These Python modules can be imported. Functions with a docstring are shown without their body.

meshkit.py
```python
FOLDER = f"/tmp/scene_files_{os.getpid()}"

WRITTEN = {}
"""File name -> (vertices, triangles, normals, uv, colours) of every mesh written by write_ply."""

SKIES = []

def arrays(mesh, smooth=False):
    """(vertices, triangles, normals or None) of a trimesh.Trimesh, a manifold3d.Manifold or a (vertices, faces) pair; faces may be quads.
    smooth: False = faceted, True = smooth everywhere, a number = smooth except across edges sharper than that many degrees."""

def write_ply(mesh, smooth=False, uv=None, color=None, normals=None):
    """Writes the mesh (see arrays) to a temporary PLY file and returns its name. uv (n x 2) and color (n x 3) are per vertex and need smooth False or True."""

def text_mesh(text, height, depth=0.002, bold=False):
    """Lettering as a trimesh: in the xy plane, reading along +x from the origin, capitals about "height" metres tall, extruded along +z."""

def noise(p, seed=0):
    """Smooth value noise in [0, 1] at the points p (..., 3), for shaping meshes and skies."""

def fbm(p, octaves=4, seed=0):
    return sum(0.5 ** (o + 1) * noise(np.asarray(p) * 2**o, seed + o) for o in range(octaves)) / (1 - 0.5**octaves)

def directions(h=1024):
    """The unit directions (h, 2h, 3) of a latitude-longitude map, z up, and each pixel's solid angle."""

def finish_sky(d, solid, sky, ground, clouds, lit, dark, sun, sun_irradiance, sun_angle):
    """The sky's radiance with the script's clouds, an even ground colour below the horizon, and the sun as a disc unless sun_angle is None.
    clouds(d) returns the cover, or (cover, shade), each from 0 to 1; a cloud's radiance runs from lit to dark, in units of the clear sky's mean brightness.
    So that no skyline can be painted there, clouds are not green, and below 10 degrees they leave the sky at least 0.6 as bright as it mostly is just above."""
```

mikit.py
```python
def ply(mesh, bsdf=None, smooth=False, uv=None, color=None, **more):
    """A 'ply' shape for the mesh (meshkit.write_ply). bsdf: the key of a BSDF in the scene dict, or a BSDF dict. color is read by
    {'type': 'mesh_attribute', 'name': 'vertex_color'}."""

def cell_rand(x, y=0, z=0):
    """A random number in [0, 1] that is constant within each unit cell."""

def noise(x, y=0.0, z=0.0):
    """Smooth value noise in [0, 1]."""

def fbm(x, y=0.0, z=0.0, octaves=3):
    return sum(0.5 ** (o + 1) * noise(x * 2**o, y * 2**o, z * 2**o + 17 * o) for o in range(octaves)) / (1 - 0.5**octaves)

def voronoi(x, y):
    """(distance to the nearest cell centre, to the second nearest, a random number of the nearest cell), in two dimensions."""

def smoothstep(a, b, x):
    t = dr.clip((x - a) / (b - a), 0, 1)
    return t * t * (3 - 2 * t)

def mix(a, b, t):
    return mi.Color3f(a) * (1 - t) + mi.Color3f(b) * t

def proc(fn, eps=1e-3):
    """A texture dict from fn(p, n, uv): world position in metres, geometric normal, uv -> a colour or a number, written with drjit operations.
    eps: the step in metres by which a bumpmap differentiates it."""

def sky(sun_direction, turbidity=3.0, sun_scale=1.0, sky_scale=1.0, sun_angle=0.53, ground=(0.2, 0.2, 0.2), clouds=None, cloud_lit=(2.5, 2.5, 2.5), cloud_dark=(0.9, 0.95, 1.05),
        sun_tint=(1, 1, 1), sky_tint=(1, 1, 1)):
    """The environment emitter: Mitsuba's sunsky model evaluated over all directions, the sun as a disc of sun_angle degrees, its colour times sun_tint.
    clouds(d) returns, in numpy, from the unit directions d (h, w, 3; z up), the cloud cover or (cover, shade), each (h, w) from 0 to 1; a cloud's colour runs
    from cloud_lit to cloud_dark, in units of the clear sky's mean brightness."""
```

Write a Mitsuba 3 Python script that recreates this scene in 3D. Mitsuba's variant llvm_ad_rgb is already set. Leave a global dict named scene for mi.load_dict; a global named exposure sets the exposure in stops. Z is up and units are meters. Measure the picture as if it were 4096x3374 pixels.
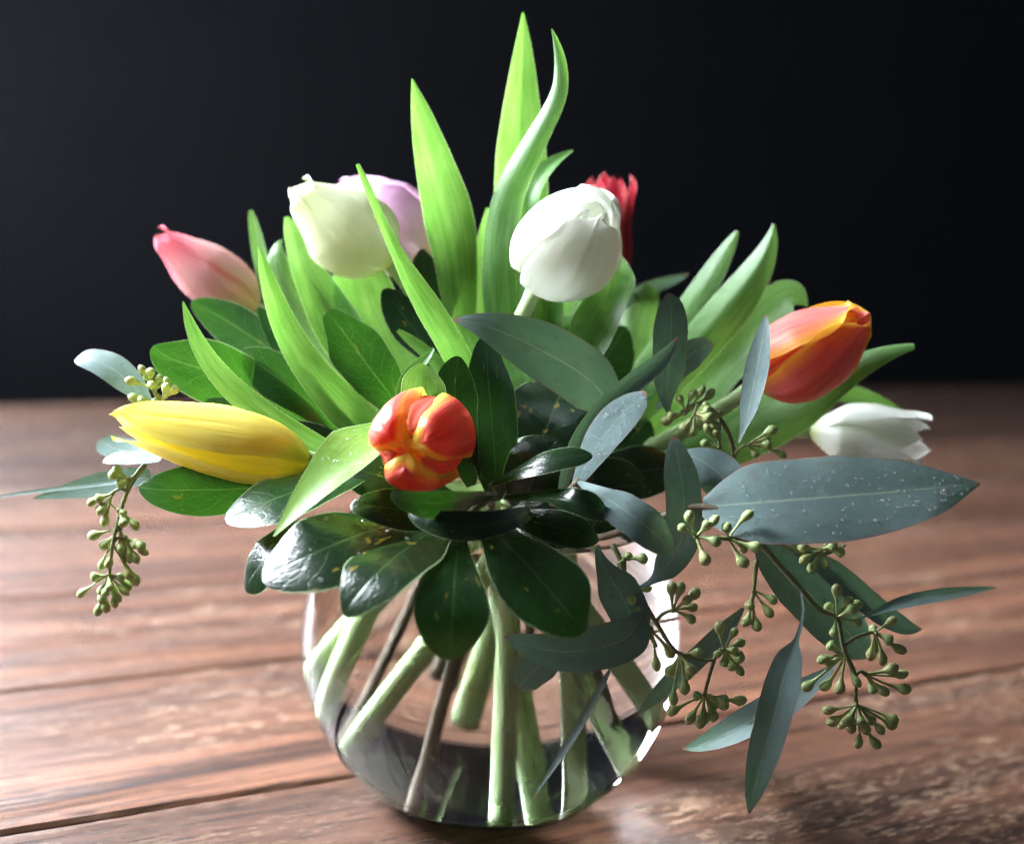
import math
import numpy as np, trimesh, drjit as dr, mitsuba as mi, mikit, meshkit
from mikit import noise, fbm, voronoi, smoothstep, mix, cell_rand
from scipy.interpolate import CubicSpline, PchipInterpolator

T = mi.ScalarTransform4f
scene, labels = {}, {}
# ------------------------------------------------------------------ camera, light, exposure
scene['camera'] = {'type': 'thinlens', 'fov': 37.5395, 'fov_axis': 'x', 'near_clip': 0.01, 'far_clip': 30.0,
                   'aperture_radius': 0.0042, 'focus_distance': 0.515,
                   'to_world': T().look_at(origin=[0.00434, -0.58335, 0.22632], target=[0.00434, 0.40890, 0.10213], up=[-0.04698, 0.12406, 0.99116])}
exposure = 1.85
# the room's dim indirect light, and two windows to the left (their panes emit daylight)
scene['room_light'] = {'type': 'constant', 'radiance': {'type': 'rgb', 'value': [0.0145, 0.016, 0.019]}}
WINDOWS = [(-0.66, (-0.16, 0.42), (0.40, 0.94), (22.0, 23.7, 26.0)),   # x, y range, z range, radiance: the near window, high on the left
           (-0.88, (0.66, 1.14), (0.10, 0.74), (19.0, 20.5, 22.6))]       # and one further back, its sheen lies on the table and the glass

# ------------------------------------------------------------------ tables of the bouquet, millimetres
# leaf: (plant, kind, rows base to tip of x, y, z, half width, facing x, y, z; cup, fold, wave, rounded tip, label)
# tulip: (plant, base, tip, radius, colour, roll, opening, stem points, at the vase neck, stem end in the vase)
# woody stem: (plant, points, at the vase neck, end) ; seeds: (plant, twig, [(node, seed ends)])
LEAVES = [
('T2','tulip',[[-10.6,0,154.1,np.float64(4.17),-0.03,-0.91,0.41],[-17.3,15,187,np.float64(5.99),-0.01,-0.95,0.31],[-20.4,18,209.9,np.float64(8.14),0.13,-0.99,-0],[-24.5,14,230.8,np.float64(9.8),0.21,-0.96,-0.19],[-30.1,8,249.1,np.float64(8.05),0.32,-0.91,-0.26],[-35.3,0,266.8,np.float64(4.81),0.4,-0.89,-0.24],[-39.3,-5,282.1,np.float64(0.19),0.38,-0.9,-0.2]],0.22,0.12,0.03,0,None),
('T5','tulip',[[1.6,5,156,np.float64(5.06),0.34,-0.9,0.27],[3.2,20,203.2,np.float64(9.25),0.34,-0.9,0.27],[2.9,28,232.2,np.float64(11.39),0.33,-0.93,0.15],[1.8,28,255.3,np.float64(10.72),0.34,-0.94,-0.03],[1.4,26,276.1,np.float64(7.79),0.34,-0.93,-0.13],[1.4,22,296.5,np.float64(4.06),0.35,-0.92,-0.2],[1.1,18,311.5,np.float64(0.3),0.36,-0.91,-0.23]],0.05,0.35,0.02,0,None),
('T4','tulip',[[0.8,-5,155.3,np.float64(4.32),0.01,-1,0.08],[-1.5,-2,192.6,np.float64(6.19),0.02,-1,0.02],[-3.8,-4,209.4,np.float64(6.84),-0.18,-0.97,-0.14],[-4,-6,224.2,np.float64(6.83),-0.32,-0.94,-0.1],[-1.4,-8,240.7,np.float64(6.06),-0.35,-0.94,-0.03],[4.5,-10,255.4,np.float64(5.56),-0.46,-0.89,0.07],[10.7,-12,268.1,np.float64(4.5),-0.55,-0.83,0.04],[15.2,-16,278.6,np.float64(3.7),-0.61,-0.78,-0.16],[15.2,-20,290.5,np.float64(2.17),-0.42,-0.86,-0.3],[12,-22,300.5,np.float64(0.19),-0.34,-0.9,-0.29]],-0.32,-0.08,0.02,0,None),
('T4','tulip',[[3.6,0,154.8,np.float64(3.48),-0.2,-0.98,0.05],[3.9,2,196.4,np.float64(4.62),-0.2,-0.98,0.1],[4.8,6,217,np.float64(5.21),-0.19,-0.97,0.17],[5.6,8,232.1,np.float64(5.43),-0.21,-0.97,0.11],[8,8,241.6,np.float64(6.08),-0.56,-0.77,0.3],[12,10,249.3,np.float64(4.93),-0.45,-0.72,0.53],[17.8,12,255.3,np.float64(2.73),-0.35,-0.69,0.64],[23,14,259.5,np.float64(0.56),-0.3,-0.67,0.68]],0.3,0.2,0.03,0,None),
('T5','tulip',[[16.9,-10,151,np.float64(3.73),-0.09,-1,0.04],[28.5,-10,178.7,np.float64(6.49),-0.05,-0.99,0.12],[35,-6,193.1,np.float64(8.91),-0.18,-0.88,0.44],[40,0,203.5,np.float64(8.06),-0.09,-0.72,0.69],[41.4,12,212.6,np.float64(7.26),0.3,-0.46,0.84],[34.5,22,217.6,8.82,0.14,-0.3,0.94],[14,20,219.2,1.05,0.05,0.28,0.96]],0.35,0,0.02,0,None),
('T1','tulip',[[-22.5,-25,130.9,np.float64(3.22),0.41,-0.88,0.23],[-40.9,-30,144.5,np.float64(5.63),0.26,-0.9,0.35],[-57.2,-25,156.8,np.float64(7.97),0.22,-0.89,0.4],[-69.2,-26,169.1,np.float64(6.8),0.36,-0.89,0.27],[-78.7,-26,182.3,np.float64(5.65),0.41,-0.89,0.18],[-84.8,-28,195.6,np.float64(4.3),0.46,-0.89,0.04],[-88.6,-30,207.9,np.float64(2.5),0.44,-0.9,0.04],[-91.1,-30,217,np.float64(0.28),0.41,-0.91,0.11]],0.15,0.3,0.02,0,None),
('T6','tulip',[[-29.4,-30,129.5,np.float64(3.21),0.65,-0.73,0.22],[-56.5,-50,143.2,np.float64(4.66),0.6,-0.78,0.19],[-69.8,-56,150.4,np.float64(5.02),0.38,-0.92,0.14],[-81.7,-58,158.2,np.float64(4.62),0.19,-0.97,0.15],[-93.9,-58,167.6,np.float64(4.27),0.11,-0.99,0.12],[-103.5,-58,178.3,np.float64(3.45),0.04,-1,0.03],[-109.3,-58,189.1,np.float64(2.13),-0.06,-1,-0.03],[-112.1,-58,197.4,np.float64(0.27),-0.12,-0.99,-0.04]],-0.25,0.25,0.02,0,None),
('T1','tulip',[[-28.2,0,143.7,np.float64(4.91),0.18,-0.91,0.37],[-50.5,5,167,np.float64(8.88),0.17,-0.91,0.39],[-64.9,10,183.2,np.float64(9.97),0.2,-0.89,0.41],[-74.6,14,197.9,np.float64(8.23),0.27,-0.89,0.36],[-81.6,16,210.9,np.float64(5.82),0.32,-0.9,0.3],[-86.5,18,223.1,np.float64(3.62),0.35,-0.9,0.25],[-88.9,18,228.4,np.float64(0.8),0.37,-0.91,0.17]],0.15,0.3,0.02,0,None),
('T3','tulip',[[-28.1,0,139.9,np.float64(4.38),-0.09,-0.94,0.31],[-62.7,12,165.8,np.float64(8.11),-0.08,-0.95,0.31],[-77.5,18,182.1,np.float64(9.5),-0.17,-0.98,0.14],[-86,20,194.2,np.float64(8.51),-0.18,-0.98,0.05],[-92.1,22,206.4,np.float64(6.57),-0.35,-0.94,0.05],[-93.8,24,215.1,np.float64(3.2),-0.46,-0.8,0.38],[-91.8,28,219.4,np.float64(0.52),-0.24,-0.66,0.72]],-0.35,0,0.03,0,None),
('T1','tulip',[[-10,-25,157.2,np.float64(4.18),0.46,-0.86,-0.21],[-18.7,-36,183.1,np.float64(5.18),0.46,-0.87,-0.16],[-25.7,-40,194.5,np.float64(5.1),0.4,-0.92,0.02],[-33.4,-42,206.5,np.float64(3.97),0.36,-0.93,0.06],[-39.7,-44,217.5,np.float64(2.51),0.37,-0.93,0.04],[-45.7,-46,229.2,np.float64(1.81),0.51,-0.86,0.1],[-51,-48,240.8,np.float64(1.42),0.49,-0.86,0.13],[-54.2,-48,247.7,np.float64(0.76),0.46,-0.86,0.21]],0.2,0.25,0.02,0,None),
('T7','lime',[[-13.7,-36,147.6,np.float64(4.19),0.83,-0.45,0.33],[-24.1,-48,157.3,11.08,0.13,0.25,0.96],[-33.2,-66,158.1,15.91,-0.27,0.09,0.96],[-40.9,-90,156.4,15.78,-0.24,-0.11,0.96],[-49.2,-100,150.2,np.float64(11.15),-0.23,-0.48,0.84],[-56.8,-106,142.9,np.float64(7.37),-0.33,-0.61,0.72],[-63.8,-110,134.9,np.float64(3.71),-0.42,-0.68,0.6],[-69.8,-112,127.1,np.float64(0.33),-0.47,-0.7,0.54]],0.16,0.06,0.02,0,'pale bright green front blade pointing down to the left'),
('T8','tulip',[[39.7,-5,149.5,np.float64(4.04),-0.11,-0.81,0.57],[67.9,10,176,np.float64(7.2),-0.11,-0.8,0.59],[80.6,20,191.3,np.float64(8.91),-0.17,-0.82,0.55],[90.2,24,203.2,np.float64(8.7),-0.26,-0.87,0.42],[98.5,26,215.3,np.float64(6.79),-0.32,-0.88,0.34],[103.9,28,226.2,np.float64(3.66),-0.33,-0.89,0.31],[106,30,234.9,np.float64(0.4),-0.33,-0.9,0.29]],-0.05,-0.42,0.02,0,None),
('T8','tulip',[[39.9,5,155.9,np.float64(4.04),-0.25,-0.67,0.7],[63.1,26,184.2,np.float64(5.77),-0.26,-0.67,0.69],[74.1,36,199,np.float64(6.42),-0.31,-0.73,0.6],[81.8,40,211.1,np.float64(5.63),-0.42,-0.82,0.39],[88.1,40,222.4,np.float64(3.81),-0.49,-0.83,0.26],[92.8,40,231.3,np.float64(0.89),-0.5,-0.83,0.26]],-0.1,-0.15,0.02,0,None),
('T8','tulip',[[46.6,5,138.8,np.float64(6.16),0.1,-0.67,0.73],[70.9,28,156.6,np.float64(11.16),0.03,-0.73,0.69],[82.9,36,170.3,np.float64(12.17),-0.17,-0.86,0.47],[95.4,38,183.8,np.float64(11.77),-0.32,-0.9,0.3],[107.2,36,196.5,np.float64(10.07),-0.4,-0.89,0.23],[116.6,34,206,np.float64(6.98),-0.35,-0.88,0.33],[122.5,32,202,np.float64(1.22),-0.14,-0.95,0.27]],0.12,0.1,0.04,0.1,None),
('T8','tulip',[[38.7,-5,132.3,np.float64(4.94),-0.05,-0.71,0.7],[74.9,4,144.2,np.float64(9.04),-0.11,-0.73,0.68],[93.8,6,153.3,np.float64(12.56),-0.32,-0.75,0.58],[110,4,163.2,np.float64(12.11),-0.48,-0.73,0.49],[123.7,0,173.8,np.float64(9.62),-0.63,-0.65,0.42],[135.4,-8,183,np.float64(6.0),-0.64,-0.62,0.46],[146.1,-12,188.7,np.float64(3.39),-0.45,-0.69,0.56],[154.8,-14,191.3,np.float64(1.35),-0.35,-0.71,0.61]],-0.3,0,0.03,0,None),
('T9','tulip',[[68.9,20,143.6,np.float64(4.8),0.07,-0.72,0.69],[106.2,40,160.9,np.float64(5.0),0.05,-0.75,0.66],[128.9,44,166.4,np.float64(4.71),0,-0.79,0.61],[144.2,44,165.9,np.float64(4.55),0.02,-0.81,0.59],[158.2,42,162.7,np.float64(2.86),0.04,-0.83,0.56],[168.8,40,158.1,np.float64(0.47),0.07,-0.84,0.53]],0.1,0.2,0.02,0,None),
('T2','tulip',[[-22.4,0,140.1,np.float64(5.77),0.1,-0.94,0.33],[-37.9,6,161.7,np.float64(10.64),0.08,-0.93,0.36],[-46.6,12,176.2,np.float64(13.64),0.08,-0.91,0.42],[-54.5,18,190.9,np.float64(13.33),0.12,-0.92,0.36],[-60.3,22,206,np.float64(11.0),0.15,-0.94,0.3],[-63.3,24,214,np.float64(3.94),0.15,-0.94,0.3]],0.15,0.08,0.04,0.12,None),
('T7','tulip',[[-27.2,-50,152.5,np.float64(2.65),0.02,-0.99,-0.15],[-34.5,-52,164.6,np.float64(2.67),-0.13,-0.99,-0.05],[-34,-50,170.5,np.float64(3.05),-0.2,-0.82,0.54],[-28.7,-44,178.9,np.float64(2.14),-0.14,-0.81,0.57],[-25,-42,184,np.float64(0.39),-0.19,-0.86,0.47]],0.2,0.2,0,0,None),
('T2','tulip',[[-12.7,-20,152.8,np.float64(3.29),0.36,-0.92,0.14],[-18.9,-20,169.1,np.float64(3.3),0.36,-0.91,0.2],[-26.5,-20,177.9,np.float64(2.73),0.31,-0.9,0.32],[-34.1,-20,183.9,np.float64(2.14),0.27,-0.89,0.36],[-40,-20,188.2,np.float64(0.78),0.26,-0.89,0.36]],0.2,0.2,0,0,None),
('T4','tulip',[[13.1,0,155.3,np.float64(4.27),0.21,-0.95,0.24],[15.5,8,185.2,np.float64(5.28),0.21,-0.94,0.26],[16.6,12,196.5,np.float64(5.7),0.2,-0.93,0.29],[15.8,14,204,np.float64(5.12),0.17,-0.97,0.19],[12.9,14,209.7,np.float64(2.95),0.19,-0.98,0.1]],0.2,0.2,0,0,None),
('T5','tulip',[[18.9,10,156.2,np.float64(4.83),-0.05,-0.84,0.54],[23.6,30,188,np.float64(6.55),-0.06,-0.88,0.47],[24.6,34,201.7,np.float64(6.37),-0.1,-0.98,0.17],[24.5,34,211.6,np.float64(3.97),-0.1,-1,-0]],0.1,0.2,0,0,None),
('T4','tulip',[[0.8,-24,139.2,np.float64(4.22),-0.13,-0.99,0.02],[3.6,-24,157.7,np.float64(6.4),-0.12,-0.99,0.01],[3.9,-24,170.6,np.float64(8.37),-0.08,-0.99,0.08],[0.8,-22,179.3,np.float64(7.63),-0.06,-0.99,0.1],[-3.2,-22,186.4,np.float64(3.63),0.01,-1,0]],0.1,0.1,0.02,0,None),
('T7','tulip',[[-21.6,-56,150.1,np.float64(5.19),0.05,-0.96,-0.26],[-25.4,-60,164.2,np.float64(8.22),0.02,-0.97,-0.25],[-26.9,-62,172.9,np.float64(7.7),-0.09,-0.99,-0.13],[-25.8,-62,179.4,np.float64(2.58),-0.14,-0.99,0.02]],0.1,0.1,0.02,0,None),
('T4','tulip',[[-1.9,-24,139.1,np.float64(4.27),0.21,-0.98,0.02],[-3.7,-24,159.2,np.float64(6.48),0.24,-0.97,-0.01],[-8.9,-26,175.6,np.float64(7.0),0.29,-0.96,-0.02],[-14.7,-28,186.3,np.float64(5.49),0.27,-0.96,0.03],[-17.8,-28,195.1,np.float64(2.74),0.23,-0.97,0.08]],0.1,0.1,0.02,0,None),
('T5','tulip',[[-2.2,15,152.7,np.float64(4.84),0.42,-0.77,0.49],[-9.4,36,192.1,np.float64(6.28),0.42,-0.8,0.43],[-10.8,40,207.8,np.float64(6.19),0.45,-0.89,0.13],[-9.8,40,221.8,np.float64(4.84),0.44,-0.9,-0.04],[-8.4,40,235.7,np.float64(2.19),0.44,-0.9,-0.04]],0.1,0.1,0.02,0,'pale blue grey blade behind the tall front blade'),
('T9','tulip',[[39,20,150.1,np.float64(4.62),-0.15,-0.58,0.8],[51.6,52,175.6,np.float64(6.96),-0.17,-0.61,0.77],[56,66,190.4,np.float64(7.65),-0.22,-0.75,0.62],[58.9,70,199.7,np.float64(6.7),-0.33,-0.88,0.34],[61.7,70,206.2,np.float64(3.44),-0.44,-0.87,0.19]],-0.2,0,0.02,0,None),
('T9','tulip',[[51.2,30,155.4,np.float64(5.5),0.02,-0.69,0.72],[62.8,50,174.2,np.float64(6.27),-0,-0.71,0.7],[68.6,60,186.1,np.float64(5.27),-0.11,-0.87,0.48],[71.9,60,194.6,np.float64(2.1),-0.26,-0.96,0.1]],0.1,0.1,0.02,0,None),
('T9','tulip',[[4.6,5,173.4,np.float64(2.57),-0.39,-0.82,0.41],[7.8,10,186.6,np.float64(4.13),-0.45,-0.62,0.64],[17.3,12,189.2,6.29,-0.16,-0.44,0.88],[24.9,12,190.7,6.98,-0.32,-0.45,0.84],[30.5,12,194.3,5.23,-0.47,-0.46,0.75]],0.1,0.1,0.02,0,None),
('T3','tulip',[[-60.1,10,154.4,np.float64(2.62),-0.34,-0.92,0.16],[-86.1,24,179.3,np.float64(3.15),-0.36,-0.92,0.15],[-97.4,32,200,np.float64(3.84),-0.39,-0.92,0.09],[-101.3,34,213.6,np.float64(3.55),-0.4,-0.91,-0.03],[-104,34,224.3,np.float64(2.63),-0.4,-0.91,-0.1],[-105.7,34,230.5,np.float64(0.95),-0.39,-0.91,-0.11]],0.1,0.1,0.02,0,'thin pale bluish blade standing up at the left behind the cream tulip'),
('A','glossy',[[-18.5,-80,127.3,2.4,0.31,-0.04,0.95],[-31.1,-100,130.6,12.11,0.26,-0.1,0.96],[-42.1,-116,130,np.float64(15.45),0.18,-0.31,0.93],[-53.7,-126,126.1,np.float64(16.04),-0.01,-0.59,0.81],[-63.7,-128,121,np.float64(13.99),-0.3,-0.7,0.65],[-70.4,-128,116.1,np.float64(11.49),-0.42,-0.71,0.57]],-0.12,0.04,0.03,0.34,None),
('A','glossy',[[-49.1,-80,128.8,2.1,-0.1,-0.09,0.99],[-65.9,-100,125.3,10.1,-0.15,-0.2,0.97],[-72.3,-106,119.8,np.float64(10.24),-0.44,-0.58,0.69],[-76.9,-106,113.2,np.float64(10.52),-0.7,-0.62,0.34],[-80.1,-104,107.4,np.float64(8.43),-0.79,-0.57,0.24]],-0.1,0.04,0.03,0.34,None),
('A','glossy',[[-14.2,-84,127.9,2.08,-0.02,0.03,1],[-21.2,-104,128.3,8.58,-0.04,-0.02,1],[-28.2,-124,126.4,np.float64(12.69),-0.04,-0.18,0.98],[-35.3,-138,121.6,np.float64(12.52),-0.09,-0.48,0.88],[-40.3,-142,115.5,np.float64(10.24),-0.36,-0.77,0.52],[-43.3,-142,110.2,np.float64(8.74),-0.52,-0.79,0.31]],-0.16,0.1,0.03,0.34,'front glossy leaf with a bright sheen beside the hanging middle leaf'),
('A','glossy',[[-11,-84,128.9,np.float64(1.18),0.35,-0.08,0.93],[-11.1,-104,127.2,np.float64(3.22),0.3,-0.13,0.94],[-11,-124,123.6,np.float64(6.75),0.23,-0.24,0.94],[-10.9,-138,118.4,np.float64(10.79),0.16,-0.5,0.85],[-10.8,-144,111.7,np.float64(12.97),0.12,-0.91,0.39],[-10.8,-144,104.6,np.float64(12.42),0.13,-0.98,-0.14],[-10.5,-142,98,np.float64(9.41),0.16,-0.95,-0.28]],-0.05,0.04,0.02,0.34,'leaf hanging straight down in front of the vase,speckled yellow at the tip'),
('A','glossy',[[-5,-98,132.7,np.float64(1.57),-0.12,-0.38,0.92],[3.4,-110,128.8,np.float64(7.53),-0.08,-0.42,0.91],[11.2,-121,123.7,np.float64(12.86),-0.01,-0.54,0.84],[18.6,-128,117.3,np.float64(14.55),0.09,-0.68,0.72],[24.7,-132,111.5,np.float64(13.14),0.26,-0.8,0.54],[29.8,-132,106,np.float64(9.88),0.42,-0.82,0.38]],-0.16,0.06,0.02,0.36,'dark glossy leaf over the vase front with a blue sheen'),
('A','glossy',[[-1.8,-78,140.8,2.1,-0.63,0.07,0.78],[6.1,-92,148.4,4.96,-0.67,-0.13,0.73],[15.5,-98,153,np.float64(5.17),-0.44,-0.53,0.73],[24.8,-98,155.4,np.float64(4.58),-0.06,-0.61,0.79],[31.1,-96,155.7,np.float64(3.36),0.14,-0.56,0.82]],-0.2,0.1,0.02,0.15,None),
('A','glossy',[[0.1,-88,139.3,1.77,0.55,-0.3,-0.78],[-10.4,-114,141.8,6.7,0.59,-0.37,-0.72],[-19,-126,142.9,np.float64(5.96),0.51,-0.7,-0.5],[-27.5,-128,143.8,np.float64(4.73),-0.06,-0.93,-0.35],[-32.1,-126,145.3,np.float64(4.1),-0.46,-0.85,-0.25]],0.1,0.1,0.03,0.34,'leaf underside with a pale net of veins below the red tulip'),
('A','glossy',[[11.9,-90,134.9,np.float64(1.01),0.7,-0.27,0.66],[2.2,-114,135.5,np.float64(3.95),0.71,-0.48,0.52],[-9.8,-122,135.2,np.float64(4.9),0.32,-0.88,0.34],[-20.4,-122,136.3,np.float64(4.27),-0.15,-0.92,0.36],[-26.6,-118,138.3,np.float64(3.53),-0.36,-0.8,0.48]],0.1,0.1,0.04,0.34,None),
('A','glossy',[[2.1,-88,138.4,1.47,-0.36,-0.05,0.93],[11.3,-100,141.3,3.45,-0.35,-0.17,0.92],[19,-104,142,np.float64(4.83),-0.24,-0.33,0.91],[25.2,-108,142.1,np.float64(4.72),-0.15,-0.76,0.63],[31.8,-108,140.2,np.float64(5.79),0.45,-0.76,0.47],[36.6,-104,137.8,np.float64(4.48),0.7,-0.58,0.41]],0.15,0.1,0.08,0.34,None),
('C','glossy',[[-9.2,-48,135.4,np.float64(1.8),0.39,-0.86,-0.33],[-14,-58,155.9,np.float64(7.02),0.35,-0.9,-0.26],[-16,-60,168.1,np.float64(8.33),0.25,-0.97,0.02],[-16.1,-58,177.3,np.float64(7.64),0.25,-0.94,0.25],[-15.2,-56,182.6,np.float64(6.0),0.27,-0.92,0.3]],-0.08,0.1,0.06,0.34,None),
('C','glossy',[[-0.2,-44,129.8,np.float64(2.21),0.32,-0.92,-0.21],[-2.1,-50,153.7,np.float64(9.39),0.31,-0.94,-0.12],[-3.9,-50,167.6,np.float64(9.88),0.28,-0.95,0.11],[-5.6,-48,181.2,np.float64(7.55),0.28,-0.94,0.2],[-6.4,-46,189.7,np.float64(7.12),0.28,-0.93,0.24]],-0.08,0.1,0.08,0.34,None),
('C','glossy',[[7,-34,126.5,np.float64(2.38),-0.26,-0.97,-0.02],[12.9,-36,145.3,np.float64(14.53),-0.25,-0.97,0.02],[17.6,-36,158.1,np.float64(18.19),-0.12,-0.95,0.3],[21.2,-30,167.5,np.float64(16.85),0.03,-0.77,0.64],[24.3,-22,174.6,np.float64(13.31),0.07,-0.68,0.73]],-0.25,0.1,0.05,0.34,'broad black green leaf in the middle of the bouquet holding one drop'),
('C','glossy',[[8.8,-44,124.8,np.float64(2.32),-0.33,-0.88,-0.35],[13.3,-52,140.6,np.float64(12.32),-0.32,-0.93,-0.2],[17.3,-52,148.7,np.float64(13.19),-0.06,-0.9,0.43],[21.5,-46,154.2,np.float64(9.63),0.12,-0.72,0.69]],-0.25,0.1,0.05,0.34,None),
('B','glossy',[[-59.8,-22,143.4,np.float64(1.29),0.29,-0.94,0.17],[-81.6,-26,157.6,np.float64(7.66),0.27,-0.94,0.19],[-95.9,-28,165.3,np.float64(11.27),0.27,-0.94,0.21],[-109.8,-31,171.3,np.float64(11.95),0.23,-0.94,0.24],[-121.9,-32,174.8,np.float64(10.63),0.16,-0.95,0.26],[-128.7,-32,179.1,np.float64(8.51),0.16,-0.96,0.25]],-0.08,0.04,0.03,0.34,'rounded green leaf with a brown blotch at the upper left'),
('B','glossy',[[-74.5,0,164.5,np.float64(1.34),-0.03,-0.92,0.38],[-92.9,6,177.4,np.float64(7.69),-0.05,-0.92,0.39],[-105.3,10,184.2,np.float64(8.72),-0.07,-0.92,0.38],[-117.1,13,190.2,np.float64(7.41),-0.03,-0.94,0.35],[-124.9,14,193.2,np.float64(6.35),0,-0.95,0.32]],-0.08,0.06,0.03,0.34,None),
('B','glossy',[[-52.6,-22,145.6,np.float64(1.29),0.3,-0.95,0.11],[-70.8,-26,159.9,np.float64(6.37),0.24,-0.96,0.16],[-83.7,-26,169.2,np.float64(8.9),0.09,-0.96,0.26],[-92.9,-24,174.4,np.float64(8.2),-0.08,-0.94,0.34],[-99.5,-22,176.8,np.float64(6.49),-0.15,-0.93,0.34]],-0.08,0.1,0.03,0.34,None),
('B','glossy',[[-30.2,-28,145.7,np.float64(1.09),0.16,-0.99,-0.04],[-38.8,-30,161.9,np.float64(5.92),0.34,-0.93,0.14],[-46.9,-30,172,np.float64(9.76),0.23,-0.93,0.28],[-55,-28,181.7,np.float64(10.7),0.2,-0.93,0.32],[-61.6,-27,189.8,np.float64(7.92),0.19,-0.93,0.31],[-66.4,-26,194.5,np.float64(7.74),0.15,-0.93,0.34]],-0.05,0.08,0.03,0.34,None),
('C','glossy',[[-13,-20,160.2,np.float64(1.13),0.07,-0.87,0.49],[-27.2,-10,179.8,np.float64(5.93),0.06,-0.88,0.48],[-35.2,-6,188.5,np.float64(8.44),0.04,-0.89,0.45],[-43,-2,197.2,np.float64(7.71),0.06,-0.9,0.43],[-47.5,0,202.7,np.float64(6.08),0.09,-0.91,0.41]],-0.05,0.08,0.03,0.34,None),
('C','glossy',[[-13.9,0,165.4,np.float64(0.98),0.13,-0.82,0.55],[-25.2,15,190.5,np.float64(4.01),0.12,-0.82,0.56],[-31.1,22,201.5,np.float64(7.25),0.16,-0.87,0.47],[-34,25,212,np.float64(7.24),0.25,-0.93,0.28],[-35.1,26,218.4,np.float64(5.23),0.27,-0.94,0.2]],-0.05,0.08,0.03,0.34,None),
('B','glossy',[[-52.6,-52,136.6,np.float64(1.23),0.62,-0.71,0.34],[-71,-68,136.7,np.float64(5.11),0.54,-0.77,0.34],[-86.4,-76,135.6,np.float64(8.03),0.33,-0.89,0.31],[-102.1,-80,135,np.float64(9.29),0.12,-0.95,0.29],[-115.3,-80,134.7,np.float64(8.29),-0.1,-0.95,0.29],[-121.5,-78,135.1,np.float64(6.73),-0.27,-0.9,0.33]],-0.06,0.05,0.03,0.34,None),
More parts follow.
